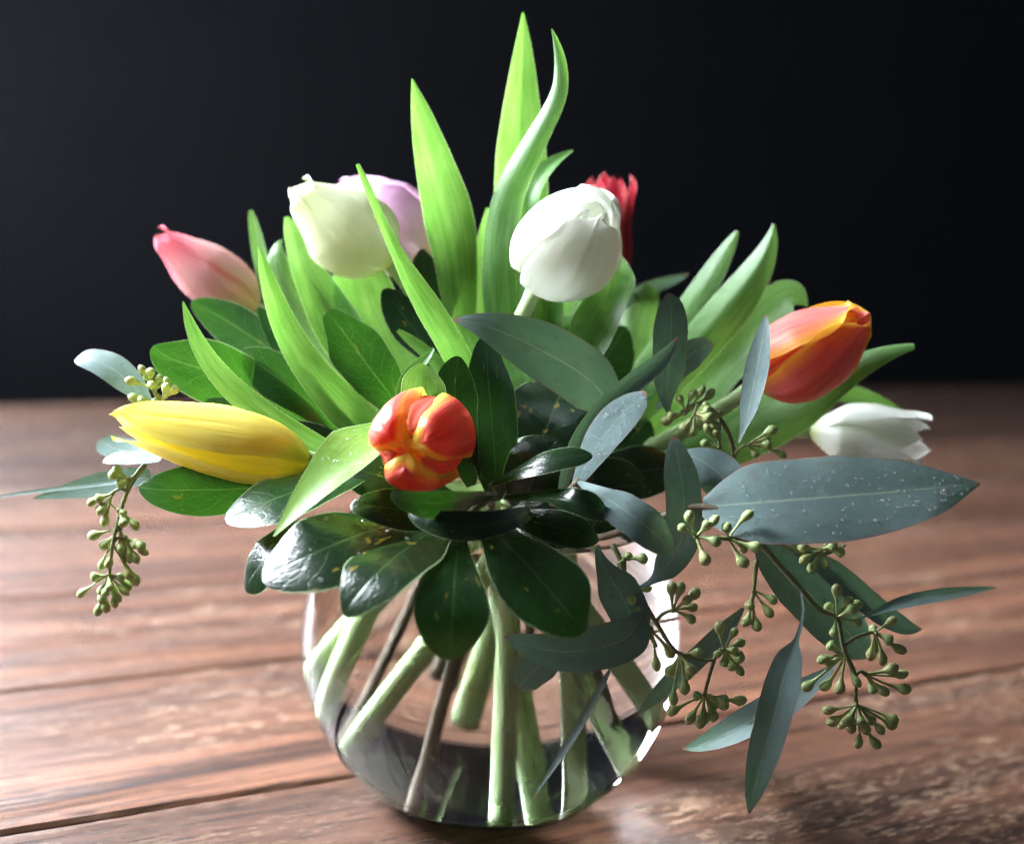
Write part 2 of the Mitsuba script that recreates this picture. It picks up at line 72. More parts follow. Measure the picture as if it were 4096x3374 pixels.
('B','glossy',[[-47.5,-68,139.5,2.14,0.06,-0.04,1],[-61.6,-88,139.6,12.37,0.05,-0.18,0.98],[-73.1,-96,135.9,np.float64(13.02),-0.11,-0.46,0.88],[-82.3,-98,131.9,np.float64(10.35),-0.27,-0.54,0.8],[-88.3,-98,129.4,np.float64(8.91),-0.33,-0.55,0.77]],-0.12,0.12,0.05,0.34,'leaf with a white sheen below the yellow tulip'),
('B','glossy',[[-61.8,-8,152.7,np.float64(0.94),-0.09,-0.93,0.36],[-78.4,0,169,np.float64(4.16),-0.06,-0.95,0.32],[-87.7,3,180.7,np.float64(4.74),-0.01,-0.97,0.24],[-93.4,5,188.7,np.float64(4.18),-0.01,-0.97,0.23],[-97.1,6,193,np.float64(3.42),0.01,-0.97,0.23]],-0.15,0.1,0.02,0.34,None),
('B','glossy',[[-58.1,-36,140.1,np.float64(1.08),0.31,-0.93,0.19],[-75.6,-40,148.8,np.float64(4.46),0.27,-0.94,0.21],[-91.3,-42,155.5,np.float64(5.5),0.14,-0.95,0.27],[-102.2,-41,159.1,np.float64(5.15),-0,-0.95,0.32],[-107,-40,161.2,np.float64(4.0),-0.04,-0.94,0.35]],-0.08,0.1,0.03,0.34,None),
('C','glossy',[[17.4,-16,138.8,np.float64(1.48),0.18,-0.83,0.52],[29.9,0,159.9,np.float64(9.09),0.19,-0.81,0.55],[37.4,12,173.4,np.float64(12.52),0.2,-0.8,0.57],[43.5,20,183.3,np.float64(12.67),0.16,-0.86,0.48],[48.4,24,191.1,np.float64(9.21),0.11,-0.91,0.4]],-0.1,0.08,0.03,0.34,None),
('C','glossy',[[10.7,-26,123.4,np.float64(1.48),0.16,-0.89,0.43],[25.2,-20,130.4,np.float64(7.42),0.12,-0.91,0.41],[39.6,-14,141.4,np.float64(13.04),0.16,-0.89,0.43],[50.9,-6,150.2,np.float64(13.16),0.23,-0.84,0.49],[56.6,0,157.3,np.float64(9.57),0.23,-0.83,0.51]],-0.1,0.08,0.04,0.34,None),
('C','glossy',[[7.1,-32,122.5,np.float64(1.45),-0.08,-0.98,0.18],[21.3,-32,128.6,np.float64(7.22),-0.01,-0.98,0.22],[35.6,-30,132.6,np.float64(11.78),0.15,-0.95,0.27],[48.5,-26,134.4,np.float64(11.88),0.33,-0.9,0.3],[56.1,-22,134.1,np.float64(8.68),0.45,-0.84,0.28]],-0.1,0.08,0.04,0.34,None),
('A','glossy',[[-12.5,-88,128.8,np.float64(0.99),0.58,-0.28,0.76],[-17.3,-102,127.3,np.float64(3.52),0.5,-0.41,0.77],[-20.2,-106,124.3,np.float64(3.78),0.12,-0.89,0.44],[-22.7,-106,120.6,np.float64(2.36),-0.14,-0.99,0.1]],-0.05,0.1,0.02,0.2,None),
('A','glossy',[[-11.2,-78,128.6,1.81,0.55,-0.06,0.83],[-18.9,-92,132.5,np.float64(5.95),0.58,-0.19,0.79],[-29.4,-104,135.9,np.float64(8.45),0.53,-0.51,0.68],[-38.7,-106,137.4,np.float64(6.89),0.02,-0.75,0.66],[-46.7,-104,136.3,np.float64(5.55),-0.26,-0.72,0.64]],-0.1,0.1,0.04,0.34,None),
('C','glossy',[[-8.8,-46,126.1,np.float64(1.41),0.76,-0.55,0.35],[-20.8,-58,133,np.float64(5.68),0.65,-0.67,0.35],[-34.3,-64,138.6,np.float64(9.93),0.34,-0.84,0.42],[-46.3,-64,141.5,np.float64(9.87),-0.08,-0.86,0.51],[-55.3,-60,142.1,np.float64(7.2),-0.31,-0.78,0.54]],-0.1,0.1,0.04,0.34,None),
('C','glossy',[[5.2,-56,128.6,np.float64(1.81),-0.58,-0.61,0.54],[15.5,-66,128.4,np.float64(7.88),-0.36,-0.77,0.54],[24.1,-68,124,np.float64(7.81),0.21,-0.93,0.29],[27.8,-66,119.5,np.float64(5.71),0.47,-0.88,-0.01]],-0.1,0.1,0.04,0.34,None),
('C','glossy',[[-29.3,-32,129.9,np.float64(1.1),0.32,-0.92,0.24],[-47.3,-36,138.8,np.float64(4.54),0.29,-0.92,0.25],[-61.6,-38,145.6,np.float64(6.32),0.2,-0.94,0.29],[-74.2,-38,150.4,np.float64(5.79),0.01,-0.93,0.37],[-83.4,-36,151.5,np.float64(4.57),-0.15,-0.91,0.39]],-0.1,0.1,0.04,0.34,None),
('C','glossy',[[3.5,-42,126,np.float64(1.1),-0.52,-0.75,0.41],[15.7,-50,127,np.float64(4.49),-0.42,-0.81,0.4],[27.8,-54,127.2,np.float64(7.97),-0.06,-0.92,0.38],[37.6,-52,125.6,np.float64(8.92),0.29,-0.9,0.34],[43.9,-50,124.1,np.float64(7.17),0.35,-0.88,0.32]],-0.1,0.1,0.04,0.34,None),
('C','glossy',[[14.3,-30,124.3,np.float64(1.1),0.06,-0.93,0.36],[32.2,-26,131.8,np.float64(6.44),0.08,-0.93,0.37],[46.8,-22,137.4,np.float64(10.2),0.2,-0.89,0.4],[60,-16,139.8,np.float64(10.37),0.37,-0.82,0.42],[69.9,-10,140.3,np.float64(6.7),0.46,-0.78,0.42]],-0.1,0.1,0.04,0.34,None),
('A','glossy',[[0.2,-76,131.1,np.float64(1.14),-0.54,-0.51,0.67],[10.2,-86,131.5,np.float64(3.99),-0.48,-0.6,0.64],[19.9,-92,130.8,np.float64(6.07),-0.25,-0.77,0.58],[28.8,-94,129,np.float64(6.32),0.13,-0.87,0.48],[34.9,-92,126.6,np.float64(4.32),0.42,-0.82,0.4]],-0.1,0.1,0.04,0.34,None),
('R1','blue',[[68.4,-94,140,np.float64(3.84),-0.28,-0.69,0.66],[76.7,-96,141.4,np.float64(11.72),-0.16,-0.72,0.67],[89.4,-96,143,np.float64(16.16),0.03,-0.73,0.69],[107.6,-92,144.5,np.float64(17.28),0.14,-0.7,0.7],[126.6,-86,145.8,np.float64(15.39),0.17,-0.69,0.71],[144.3,-80,147.1,np.float64(11.09),0.2,-0.67,0.71],[158.3,-74,148.1,np.float64(4.56),0.25,-0.64,0.72],[166.5,-70,148.3,np.float64(0.3),0.29,-0.63,0.73]],-0.08,0.06,0.04,0,'largest blue grey leaf covered in fine water drops'),
('R1','blue',[[47.3,-96,112,np.float64(0.5),-0.5,-0.8,0.32],[52.5,-98,115.1,np.float64(1.14),-0.38,-0.89,0.25],[57.3,-98,120.3,np.float64(4.48),-0.15,-0.96,0.25],[61.5,-96,128.2,np.float64(5.95),-0.01,-0.98,0.22],[62.4,-94,138.4,np.float64(6.24),0.11,-0.97,0.19],[61.1,-92,148.6,np.float64(6.02),0.16,-0.96,0.23],[59.1,-90,157.1,np.float64(3.69),0.15,-0.94,0.3],[58.4,-88,162.3,np.float64(0.5),0.12,-0.92,0.37]],-0.1,0.06,0.03,0,None),
('R2','blue',[[78,-66,132.3,np.float64(2.55),-0.26,-0.96,0.07],[80.8,-66,141.8,np.float64(6.92),0.08,-0.99,0.14],[76.5,-64,147.3,np.float64(8.97),0.19,-0.81,0.56],[70.5,-62,151,np.float64(6.28),0.05,-0.73,0.69],[65.2,-60,152.4,np.float64(2.14),-0.07,-0.68,0.73]],-0.1,0.06,0.03,0,None),
('R3','blue',[[44,-24,152.3,np.float64(1.32),0.35,-0.91,-0.23],[38.3,-30,167.4,np.float64(7.72),0.55,-0.81,-0.2],[29.3,-40,176.5,np.float64(11.72),0.68,-0.72,0.1],[14.6,-50,185.1,np.float64(11.07),0.56,-0.8,0.22],[0.6,-56,191.4,np.float64(7.68),0.39,-0.87,0.31],[-10.6,-58,194.7,np.float64(3.62),0.18,-0.9,0.38],[-17.6,-58,195.4,np.float64(0.36),0.04,-0.91,0.41]],-0.06,0.04,0.03,0,'grey green leaf with three brown spots across the centre'),
('R3','blue',[[60.4,-46,164.9,np.float64(0.58),0.34,-0.94,0.05],[59.3,-46,171.9,np.float64(3.46),0.33,-0.94,0.02],[59.5,-46,180.6,np.float64(6.53),0.33,-0.94,-0],[59.4,-46,192.8,np.float64(6.7),0.33,-0.94,0.01],[58.8,-46,203.2,np.float64(4.97),0.34,-0.94,0.05],[57.2,-46,207.6,np.float64(0.76),0.32,-0.94,0.12]],-0.08,0.05,0.03,0,None),
('R3','blue',[[21.9,-68,135.1,np.float64(0.74),0.24,-0.82,-0.51],[23.7,-74,145.5,np.float64(2.29),0.16,-0.92,-0.37],[28,-76,157.8,np.float64(3.56),0.11,-0.99,-0.06],[35.7,-74,168.7,np.float64(3.68),0.16,-0.98,0.14],[46.3,-70,178.5,np.float64(3.51),0.2,-0.96,0.2],[55.8,-66,186.9,np.float64(2.53),0.2,-0.96,0.2],[60,-64,193.4,np.float64(0.34),0.21,-0.96,0.17]],0.25,0,0.02,0,None),
('R3','blue',[[24.7,-78,138.7,np.float64(0.78),-0.73,-0.68,-0.1],[28.9,-84,148.6,np.float64(3.29),-0.63,-0.77,-0.05],[32.9,-86,157.3,np.float64(5.57),-0.41,-0.88,0.23],[38.6,-84,165.4,np.float64(6.48),-0.21,-0.83,0.52],[45.1,-80,171.8,np.float64(4.81),-0.13,-0.78,0.61],[48.8,-78,175.4,np.float64(0.72),-0.15,-0.79,0.59]],-0.05,0.04,0.03,0,'pale shining blue leaf wet with drops'),
('R2','blue',[[83.7,-62,157.6,np.float64(0.46),-0.52,-0.85,0.13],[84.8,-62,162,np.float64(1.1),-0.52,-0.85,0.11],[86.7,-62,171.5,np.float64(3.65),-0.52,-0.85,0.09],[88.4,-62,183.4,np.float64(4.37),-0.52,-0.85,0.06],[89.7,-62,195.3,np.float64(2.72),-0.52,-0.85,0.05],[90.4,-62,202.4,np.float64(0.36),-0.52,-0.85,0.05]],0.12,0,0.03,0,'narrow blue grey leaf standing in front of the orange tulip'),
('R2','blue',[[94,-50,121.1,np.float64(0.96),0.43,-0.89,0.17],[100.9,-48,113.9,np.float64(7.27),0.4,-0.89,0.21],[110.6,-46,105.8,np.float64(10.35),0.37,-0.9,0.23],[122.5,-44,94.8,np.float64(10.84),0.37,-0.9,0.23],[133.5,-42,84.5,np.float64(8.82),0.4,-0.89,0.2],[140.4,-40,76.9,np.float64(3.98),0.43,-0.89,0.16]],-0.08,0.05,0.03,0.15,None),
('R2','blue',[[101.1,-54,122.3,np.float64(0.9),0.52,-0.68,0.52],[112.7,-50,115.8,np.float64(3.37),0.52,-0.7,0.49],[125.6,-46,107.4,np.float64(5.44),0.48,-0.77,0.42],[138.3,-44,97.5,np.float64(5.58),0.43,-0.79,0.44],[150,-42,90.5,np.float64(4.39),0.39,-0.72,0.58],[159.1,-40,88.5,np.float64(0.33),0.29,-0.67,0.68]],0.15,0.05,0.03,0,None),
('R1','blue',[[114.3,-98,105.8,np.float64(0.4),0.64,-0.34,0.69],[125.4,-84,102.4,np.float64(0.38),0.58,-0.33,0.75],[135.4,-70,102,np.float64(1.26),0.44,-0.49,0.75],[145.2,-64,103.8,np.float64(2.36),0.2,-0.72,0.66],[158.1,-60,105.9,np.float64(2.58),0.14,-0.75,0.64],[171.3,-56,107.5,np.float64(1.49),0.19,-0.74,0.65],[181.3,-52,108.2,np.float64(0.19),0.24,-0.72,0.65]],0.2,0.1,0.02,0,None),
('R1','blue',[[100.6,-99,116.1,np.float64(0.32),-0.27,-0.8,0.54],[101.7,-104,109.2,np.float64(0.47),-0.22,-0.77,0.6],[99.3,-110,101.5,np.float64(0.78),-0.17,-0.83,0.53],[97,-112,95,np.float64(4.38),-0.21,-0.9,0.38],[93.8,-116,84,np.float64(5.76),-0.24,-0.93,0.28],[90.7,-118,70.1,np.float64(5.44),-0.26,-0.95,0.2],[87.5,-120,56.1,np.float64(3.57),-0.27,-0.95,0.13],[86,-120,45.7,np.float64(0.23),-0.28,-0.96,0.04]],0.05,0.2,0.04,0,'grey green leaf hanging lowest at the right'),
('R1','blue',[[117.9,-86,86.8,np.float64(0.42),-0.51,-0.82,0.25],[110.6,-84,78.6,np.float64(3.42),-0.49,-0.81,0.3],[101.5,-82,71,np.float64(5.52),-0.5,-0.8,0.34],[89.4,-78,61.5,np.float64(5.24),-0.52,-0.78,0.35],[76.9,-74,52.8,np.float64(3.0),-0.48,-0.78,0.4],[69.7,-72,49.5,np.float64(0.27),-0.43,-0.78,0.45]],0.06,0.12,0.03,0,None),
('R3','blue',[[49.1,-100,104.5,np.float64(2.42),0.17,-0.89,0.41],[45.1,-104,97.5,np.float64(7.17),0.24,-0.89,0.39],[35.5,-108,94.6,np.float64(7.24),0.11,-0.95,0.29],[23,-108,92.7,np.float64(6.14),-0.09,-0.95,0.29],[11.9,-106,94.2,np.float64(3.48),-0.15,-0.93,0.34],[5.2,-104,95.9,np.float64(0.32),-0.18,-0.91,0.37]],0.05,0.1,0.04,0,None),
('R3','blue',[[34.7,-92,125.2,np.float64(0.49),0,-0.87,0.49],[37.3,-96,118,np.float64(3.24),-0,-0.92,0.4],[41.9,-98,111.4,np.float64(6.94),0.1,-0.98,0.19],[46.8,-98,102.6,np.float64(6.8),0.16,-0.98,0.08],[49.8,-98,96.1,np.float64(2.43),0.16,-0.99,0.07]],-0.06,0.05,0.03,0.1,None),
('R3','blue',[[29.9,-90,94.7,np.float64(0.49),0.05,-0.97,0.23],[23.7,-92,87.4,np.float64(3.27),-0.01,-0.98,0.19],[18.2,-92,83.6,np.float64(5.72),-0.11,-0.99,0.13],[13.5,-92,79,np.float64(5.24),-0.09,-0.99,0.08],[10.6,-92,75.1,np.float64(3.28),-0.08,-0.99,0.06]],-0.06,0.05,0.03,0.12,None),
('R3','blue',[[27.4,-86,145.2,np.float64(0.8),-0.33,-0.33,0.88],[34.2,-98,143.3,np.float64(3.76),-0.31,-0.42,0.85],[41,-106,140.3,np.float64(6.6),-0.11,-0.72,0.69],[48.9,-108,135.3,np.float64(6.9),0.31,-0.86,0.41],[55.4,-106,129.5,np.float64(4.45),0.53,-0.81,0.25],[59.6,-104,125.4,np.float64(0.54),0.58,-0.78,0.22]],-0.08,0.05,0.03,0,None),
('R2','blue',[[89.9,-58,97.8,np.float64(0.55),0.04,-1,-0.03],[80.3,-58,85.3,np.float64(3.84),0.03,-1,-0.02],[70.5,-58,74.6,np.float64(4.01),0.01,-1,-0.01],[60.7,-58,64.2,np.float64(2.56),0.02,-1,-0.02],[54.1,-58,56.1,np.float64(0.18),0.03,-1,-0.03]],0.05,0.1,0.03,0,None),
('R3','blue',[[41.2,-96,84.9,np.float64(0.33),-0.37,-0.92,0.17],[37.9,-96,77.5,np.float64(1.16),-0.4,-0.91,0.1],[31.4,-94,63.1,np.float64(1.51),-0.45,-0.89,0.03],[24.1,-90,47.8,np.float64(1.02),-0.46,-0.89,0.03],[18.1,-88,36.2,np.float64(0.17),-0.44,-0.89,0.08]],0.1,0.1,0.02,0,None),
('LL','blue',[[-126.2,-44,160.2,np.float64(0.9),0.13,-0.87,0.48],[-133.8,-42,165.8,np.float64(4.72),0.13,-0.86,0.5],[-141.5,-40,171,np.float64(5.83),0.11,-0.77,0.62],[-150,-38,173.6,np.float64(5.13),-0.08,-0.63,0.77],[-156.2,-36,172.8,np.float64(1.7),-0.28,-0.54,0.79]],0.1,0.04,0.03,0.1,'pale bluish leaf at the far left with a cut end'),
('LL','blue',[[-127.8,-36,139.5,np.float64(2.52),-0.07,-0.56,0.83],[-137.3,-34,140,np.float64(6.13),-0.01,-0.57,0.82],[-143.8,-33,141.4,np.float64(5.5),0.11,-0.65,0.75],[-148.1,-32,143.4,np.float64(3.03),0.15,-0.73,0.67]],0.1,0.04,0.03,0.15,None),
('LL','blue',[[-121.8,-46,139.3,np.float64(1.41),-0.14,-0.47,0.87],[-131.1,-44,138.9,np.float64(4.0),-0.14,-0.48,0.87],[-137.6,-43,138.4,np.float64(3.89),-0.19,-0.47,0.86],[-143.5,-42,137.3,np.float64(1.24),-0.24,-0.46,0.85]],0.1,0.04,0.03,0,None),
('LL','blue',[[-129,-38,131.6,np.float64(0.37),-0.34,-0.88,0.32],[-142.5,-34,128.1,np.float64(0.84),-0.25,-0.91,0.34],[-159.3,-32,125,np.float64(0.84),-0.15,-0.92,0.36],[-174,-31,122.4,np.float64(0.66),-0.13,-0.92,0.36],[-190.7,-30,118.9,np.float64(0.28),-0.13,-0.92,0.36]],0.1,0.04,0,0,None),
('LL','blue',[[-128.2,-34,131.9,np.float64(1.8),-0.29,-0.96,0.08],[-142.7,-30,127.8,np.float64(4.53),-0.25,-0.96,0.08],[-153.2,-28,124.8,np.float64(4.0),-0.16,-0.98,0.1],[-164.4,-27,121.8,np.float64(2.19),-0.13,-0.99,0.11],[-174.2,-26,119,np.float64(0.27),-0.13,-0.99,0.11]],0.08,0.04,0.02,0,'green blade at the left edge above the table'),
('R3','blue',[[38.4,40,180,np.float64(0.6),0.36,-0.61,0.71],[51.5,70,199.4,np.float64(2.52),0.39,-0.65,0.65],[60.3,78,204.5,np.float64(3.01),0.33,-0.85,0.41],[71.1,82,208.7,np.float64(2.17),0.17,-0.93,0.32],[79,84,212.2,np.float64(0.22),0.11,-0.95,0.29]],0.08,0.04,0.02,0,None),
('R2','blue',[[59,-12,162.6,np.float64(0.56),0,-0.96,0.29],[66.1,-8,175.6,np.float64(3.72),-0,-0.96,0.29],[70.5,-6,182.2,np.float64(5.63),-0.09,-0.96,0.27],[75.9,-6,186.2,np.float64(4.23),-0.18,-0.93,0.31],[80.1,-6,187.7,np.float64(1.95),-0.14,-0.92,0.38]],0.08,0.04,0.02,0.1,None),
]
TULIPS = [
('T1',[-46.4,14,212.6],[-83.1,-4,240.7],16.4,'cream',20,0.22,[[-37.2,14,201.6],[-26.3,5,183.4]],(-14,0),(44,6,24)),
('T2',[-33.2,48,215],[-73.9,36,242.8],18.4,'mauve',50,0.16,[[-28.4,44,206.9],[-17.3,20,182.8]],(-16,8),(-52,-4,37)),
('T3',[-104,46,189.1],[-144.1,30,220.7],12.2,'pink',10,0.16,[[-95.7,46,183.4],[-61.6,20,163.1]],(-8,16),(17,4,8)),
('T4',[13.4,0,210.8],[32.4,-50,238.9],18.6,'white',80,0.2,[[8.1,-12,199.5],[5,-8,189.6]],(5,-16),(6,-22,7.5)),
('T5',[44.3,72,203.2],[41,64,255.5],9,'crimson',40,0.8,[[40.8,60,193.1],[28.8,30,164.4]],(16,16),(-6,44,32)),
('T6',[-64.8,-66,144.7],[-132.5,-80,157.2],12.1,'yellow',100,0.34,[[-58.5,-62,143],[-39.3,-44,135.9]],(-10,-8),(55,-6,42)),
('T7',[-21.9,-74,157.6],[-28.5,-114,157.4],16.6,'flame_front',85,0.2,[[-16.8,-50,151.2],[-9.9,-30,137.8]],(20,-14),(29,-14,9)),
('T8',[97.5,-6,172.8],[134,-26,203.6],15.7,'flame',60,0.2,[[87.8,-4,165],[66.1,-4,150.7]],(24,-6),(-45,-16,30)),
('T9',[124.8,26,152.6],[171.2,8,151.3],12.9,'white_open',40,0.5,[[112.9,28,151.7],[72.2,14,142.6]],(6,10),(-58,6,44)),
]
WOODY = [
('A',[[-11.1,-82,129],[-6.2,-50,128.8]],(-2,-20),(-20,4,14)),
('B',[[-52.2,-40,139.2],[-26.2,-25,130.7]],(-18,2),(50,14,40)),
('C',[[7.1,-36,123.2],[3.1,-20,129.4]],(4,6),(-14,48,42)),
('R1',[[86.7,-98,130.6],[68.4,-94,140],[50.7,-88,132.6],[30.9,-70,123.1],[12.4,-40,124.2]],(4,10),(-36,24,32)),
('R2',[[94,-50,121.1],[66.4,-50,128.7],[32.3,-30,127]],(16,10),(10,40,40)),
('R3',[[27.5,-84,144.8],[18.8,-60,131.8]],(8,14),(-10,46,40)),
('LL',[[-120,-44,156.1],[-106.6,-44,147.9],[-57.9,-36,136.5]],(-20,6),(40,-20,46)),
]
SEEDS = [
('R1',[[86.7,-98,130.6],[76.2,-104,131.7],[65,-108,132.7]],[([65,-108,132.7],[[61.7,-112,141.7],[58.7,-112,136.6],[72,-108,139.9],[68.8,-112,124.1],[72.7,-112,131.6],[69.1,-109.3,138]]),([76.2,-104,131.7],[[74.4,-110,137.5],[83.5,-104,141.3],[87.1,-106,129.4],[82.5,-106,122.8],[79.5,-97,135.4],[83.1,-97.4,126.4]])]),
('R3',[[28.4,-84,128.3],[38.3,-92,118.8],[48.5,-96,110],[55.1,-96,100.8],[64.1,-94,89.9],[75.8,-92,87.7]],[([48.5,-96,110],[[45,-98,107.4],[48.8,-96,103.8]]),([60.3,-98,105.7],[[59.3,-100,115.8],[62.5,-100,115.9],[68.6,-98,113.5],[68.9,-94,106.2],[67.8,-100,102.5],[65.6,-101.2,111.2]]),([64.1,-94,89.9],[[66.3,-96,76.4],[62.5,-96,72.5],[60.2,-92,81.6],[71.2,-96,91.6],[63,-88.8,80.4],[68.8,-88.8,80.4],[68.2,-101,85.4]]),([78.8,-92,91.7],[[76.6,-92,101.6],[82.6,-92,99.4],[83.4,-94,92.5],[85.6,-94,88.8],[85.9,-92,82.8],[79.2,-92,85.5],[75.4,-92,89],[86.1,-90,94.4],[86,-87.7,88.7],[82.4,-92.7,84.5]]),([73.3,-92,75.5],[[60.8,-94,68.8],[67.8,-92,65.1],[71.8,-94,64.3],[77.2,-92,66.4],[81.8,-92,71.7],[87.8,-92,74.5],[74.6,-90,64.7],[69.4,-90,74.3],[78.2,-85.9,69.4],[81.5,-93.8,74.3]])]),
('R3',[[40.1,-84,123.8],[44.6,-86,114.5],[45.9,-86,106.1]],[([44.3,-86,119.5],[[40.2,-86,113.9],[46.8,-84,120.8],[52.3,-86,119.8]]),([45.7,-86,108.7],[[41.4,-86,103.4],[50.5,-86,105],[54.2,-86,109.9]])]),
('R3',[[52.6,-90,97.4],[56.3,-90,90.9]],[([54.7,-90,95.9],[[56.9,-92,82.8],[62.6,-88,86.9],[51.2,-90,94]])]),
('R1',[[86.7,-98,130.3],[93.4,-99,123.4],[100.6,-99,116.1],[109,-98,108],[114.3,-98,105.8],[117.1,-98,96.1],[122.8,-94,85.2],[124.4,-90,75.7]],[([114.3,-98,105.8],[[113,-100,117.7],[118.6,-100,113.4],[122.9,-96,111],[113,-102,99.9],[122.5,-100,104.6],[111.3,-94,109.6],[120.6,-95.6,110.9],[119.5,-103.5,111.2]]),([127.7,-96,101],[[134,-98,106.8],[133.5,-98,98.2],[138.3,-98,95.1],[130.9,-98,90.1],[127.3,-94,90.5],[127.7,-92,101.6],[129.7,-91.8,92.9]]),([118.6,-96,93.1],[[112.3,-94,95.6],[109.5,-94,89.6],[116.7,-98,79.5],[123.8,-98,82.3],[112,-92,79.1],[105.8,-92,78.8],[112.5,-91.1,88.2]]),([126.5,-92,85.6],[[137.7,-92,88.7],[142.6,-92,80.5],[135.2,-92,78.5],[130.8,-90,78.5],[141.7,-90,85.8]]),([125.4,-88,73.4],[[115.7,-88,66.1],[119.5,-90,65.2],[124.2,-88,63.1],[130,-88,63],[135.7,-88,63.6],[140.3,-88,68.1],[113.7,-88,70.8],[127.5,-86,57.4],[135,-86,57.8],[140.7,-84,65.1],[123.4,-86.2,65.9],[120,-92.8,67.4],[133.1,-83.4,65.7],[126.9,-91.4,67]])]),
('R2',[[101.1,-54,122.3],[115.3,-54,117.6],[125.5,-54,121.7]],[([116.9,-54,119.5],[[125.2,-56,118.9],[119.2,-54,112.5],[113.2,-54,110.4],[108.2,-54,120],[122.2,-52,124.6],[108.8,-57.1,114.9],[121.5,-58.3,122.2]])]),
('R2',[[94.3,-52,114.4],[94.2,-52,100.1]],[([94,-52,102.8],[[91.4,-52,89.2],[96.8,-52,87.7],[101.7,-52,93.3],[92.7,-52,95.6],[103,-52,98.7]])]),
('R2',[[85.6,-40,149.3],[78.9,-44,163.8],[71.3,-46,168.9],[64.6,-46,165.1]],[([66.3,-46,165.2],[[59.8,-46,163.5],[63.3,-46,171.7],[69.3,-46,174.1],[72.6,-46,175.7],[76.5,-44,174.2],[58,-44,161]]),([69.5,-48,165.6],[[74.7,-50,162.9],[78.3,-50,161],[68.4,-48,156.7],[64.8,-48,158.3],[74.5,-48,169.3],[80.2,-46,165.8],[74.7,-52.9,167.7],[75.3,-54.3,165.3]]),([89.1,-50,155.4],[[99,-50,162],[97.7,-50,155.8],[103.2,-50,151.6],[92.8,-50,151.1],[97.6,-44.6,157.5]]),([78.7,-50,154],[[71.7,-50,155.4],[76.5,-50,160.9],[82.5,-50,148.9],[73,-50,162.5]])]),
('LL',[[-128.1,-42,136.8],[-133.6,-46,127.3],[-135.8,-48,118.6],[-137.6,-50,108.2],[-138.5,-50,97.4]],[([-133.4,-45,131.6],[[-140.7,-46,133.4],[-137.5,-46,128.9],[-139.5,-44,135.6]]),([-138.9,-46,126.2],[[-148.3,-46,121.3],[-145.2,-46,123.2],[-144.1,-47,118.1],[-142,-47,113.7],[-144.6,-45.9,118.4]]),([-136.2,-48,120.4],[[-133.4,-50,114.7],[-133,-48,119.1],[-128.7,-48,113.6]]),([-135.4,-48,114.2],[[-133.1,-48,107.1],[-134.3,-50,104.8],[-147.3,-48,109.9],[-142.8,-48,105.8]]),([-133.3,-49,110.9],[[-125.6,-50,107.4],[-125,-48,104.5],[-131.4,-49,101.1],[-128.4,-49,101.3],[-133.9,-48,100.8],[-128.2,-48.6,107.6],[-131.4,-49.1,102.9]]),([-137.6,-50,108.2],[[-139.5,-50,99.2],[-142.5,-48,97.7],[-130.7,-50,95.1],[-128.4,-49,93.2]]),([-138.8,-50,97.1],[[-145.5,-50,95.7],[-142.1,-50,89.2],[-133.1,-49,95.7],[-131.3,-50,89.7],[-141.1,-50,85.6],[-150.6,-49,88],[-143.2,-50,81.3],[-139.7,-50,82.6],[-136.2,-50,84.6],[-134.7,-49,86.6],[-137,-47.6,88.6],[-131.4,-46.5,91],[-137.5,-53.5,91.8],[-139.6,-53.5,89.2]])]),
('LL',[[-120,-44,156.1],[-124.5,-44,163],[-127,-44,166.4]],[([-124.9,-44,164.7],[[-130.6,-44,173.2],[-126.8,-44,172.4],[-122.5,-44,170.1],[-119.3,-44,168.5],[-135.3,-46,167.9],[-126.5,-46,167.5],[-128.3,-41.5,170.5]]),([-122.3,-44,159.9],[[-134.1,-46,161.8],[-131,-46,160.8],[-125.7,-46,160.3],[-116.5,-44,166],[-127.9,-44,157.5],[-130.2,-47.5,160.9],[-118.8,-49.7,167.5]])]),
]

# ------------------------------------------------------------------ helpers
def key_for(name):
    if name not in USED:
        USED[name] = 0
        return name
    USED[name] += 1
    return f'{name}_{USED[name]:03d}'
USED = {}

def add(key, mesh, bsdf, smooth=False, uv=None, color=None, **more):
    scene[key] = mikit.ply(mesh, bsdf, smooth=smooth, uv=uv, color=color, **more)
    return key

def grid_faces(n, m):
    i, j = np.meshgrid(np.arange(n - 1), np.arange(m - 1), indexing='ij')
    a = (i * m + j).ravel()
    return np.vstack([np.c_[a, a + 1, a + m + 1], np.c_[a, a + m + 1, a + m]])

def unit(v):
    v = np.asarray(v, float)
    return v / np.maximum(np.linalg.norm(v, axis=-1, keepdims=True), 1e-12)

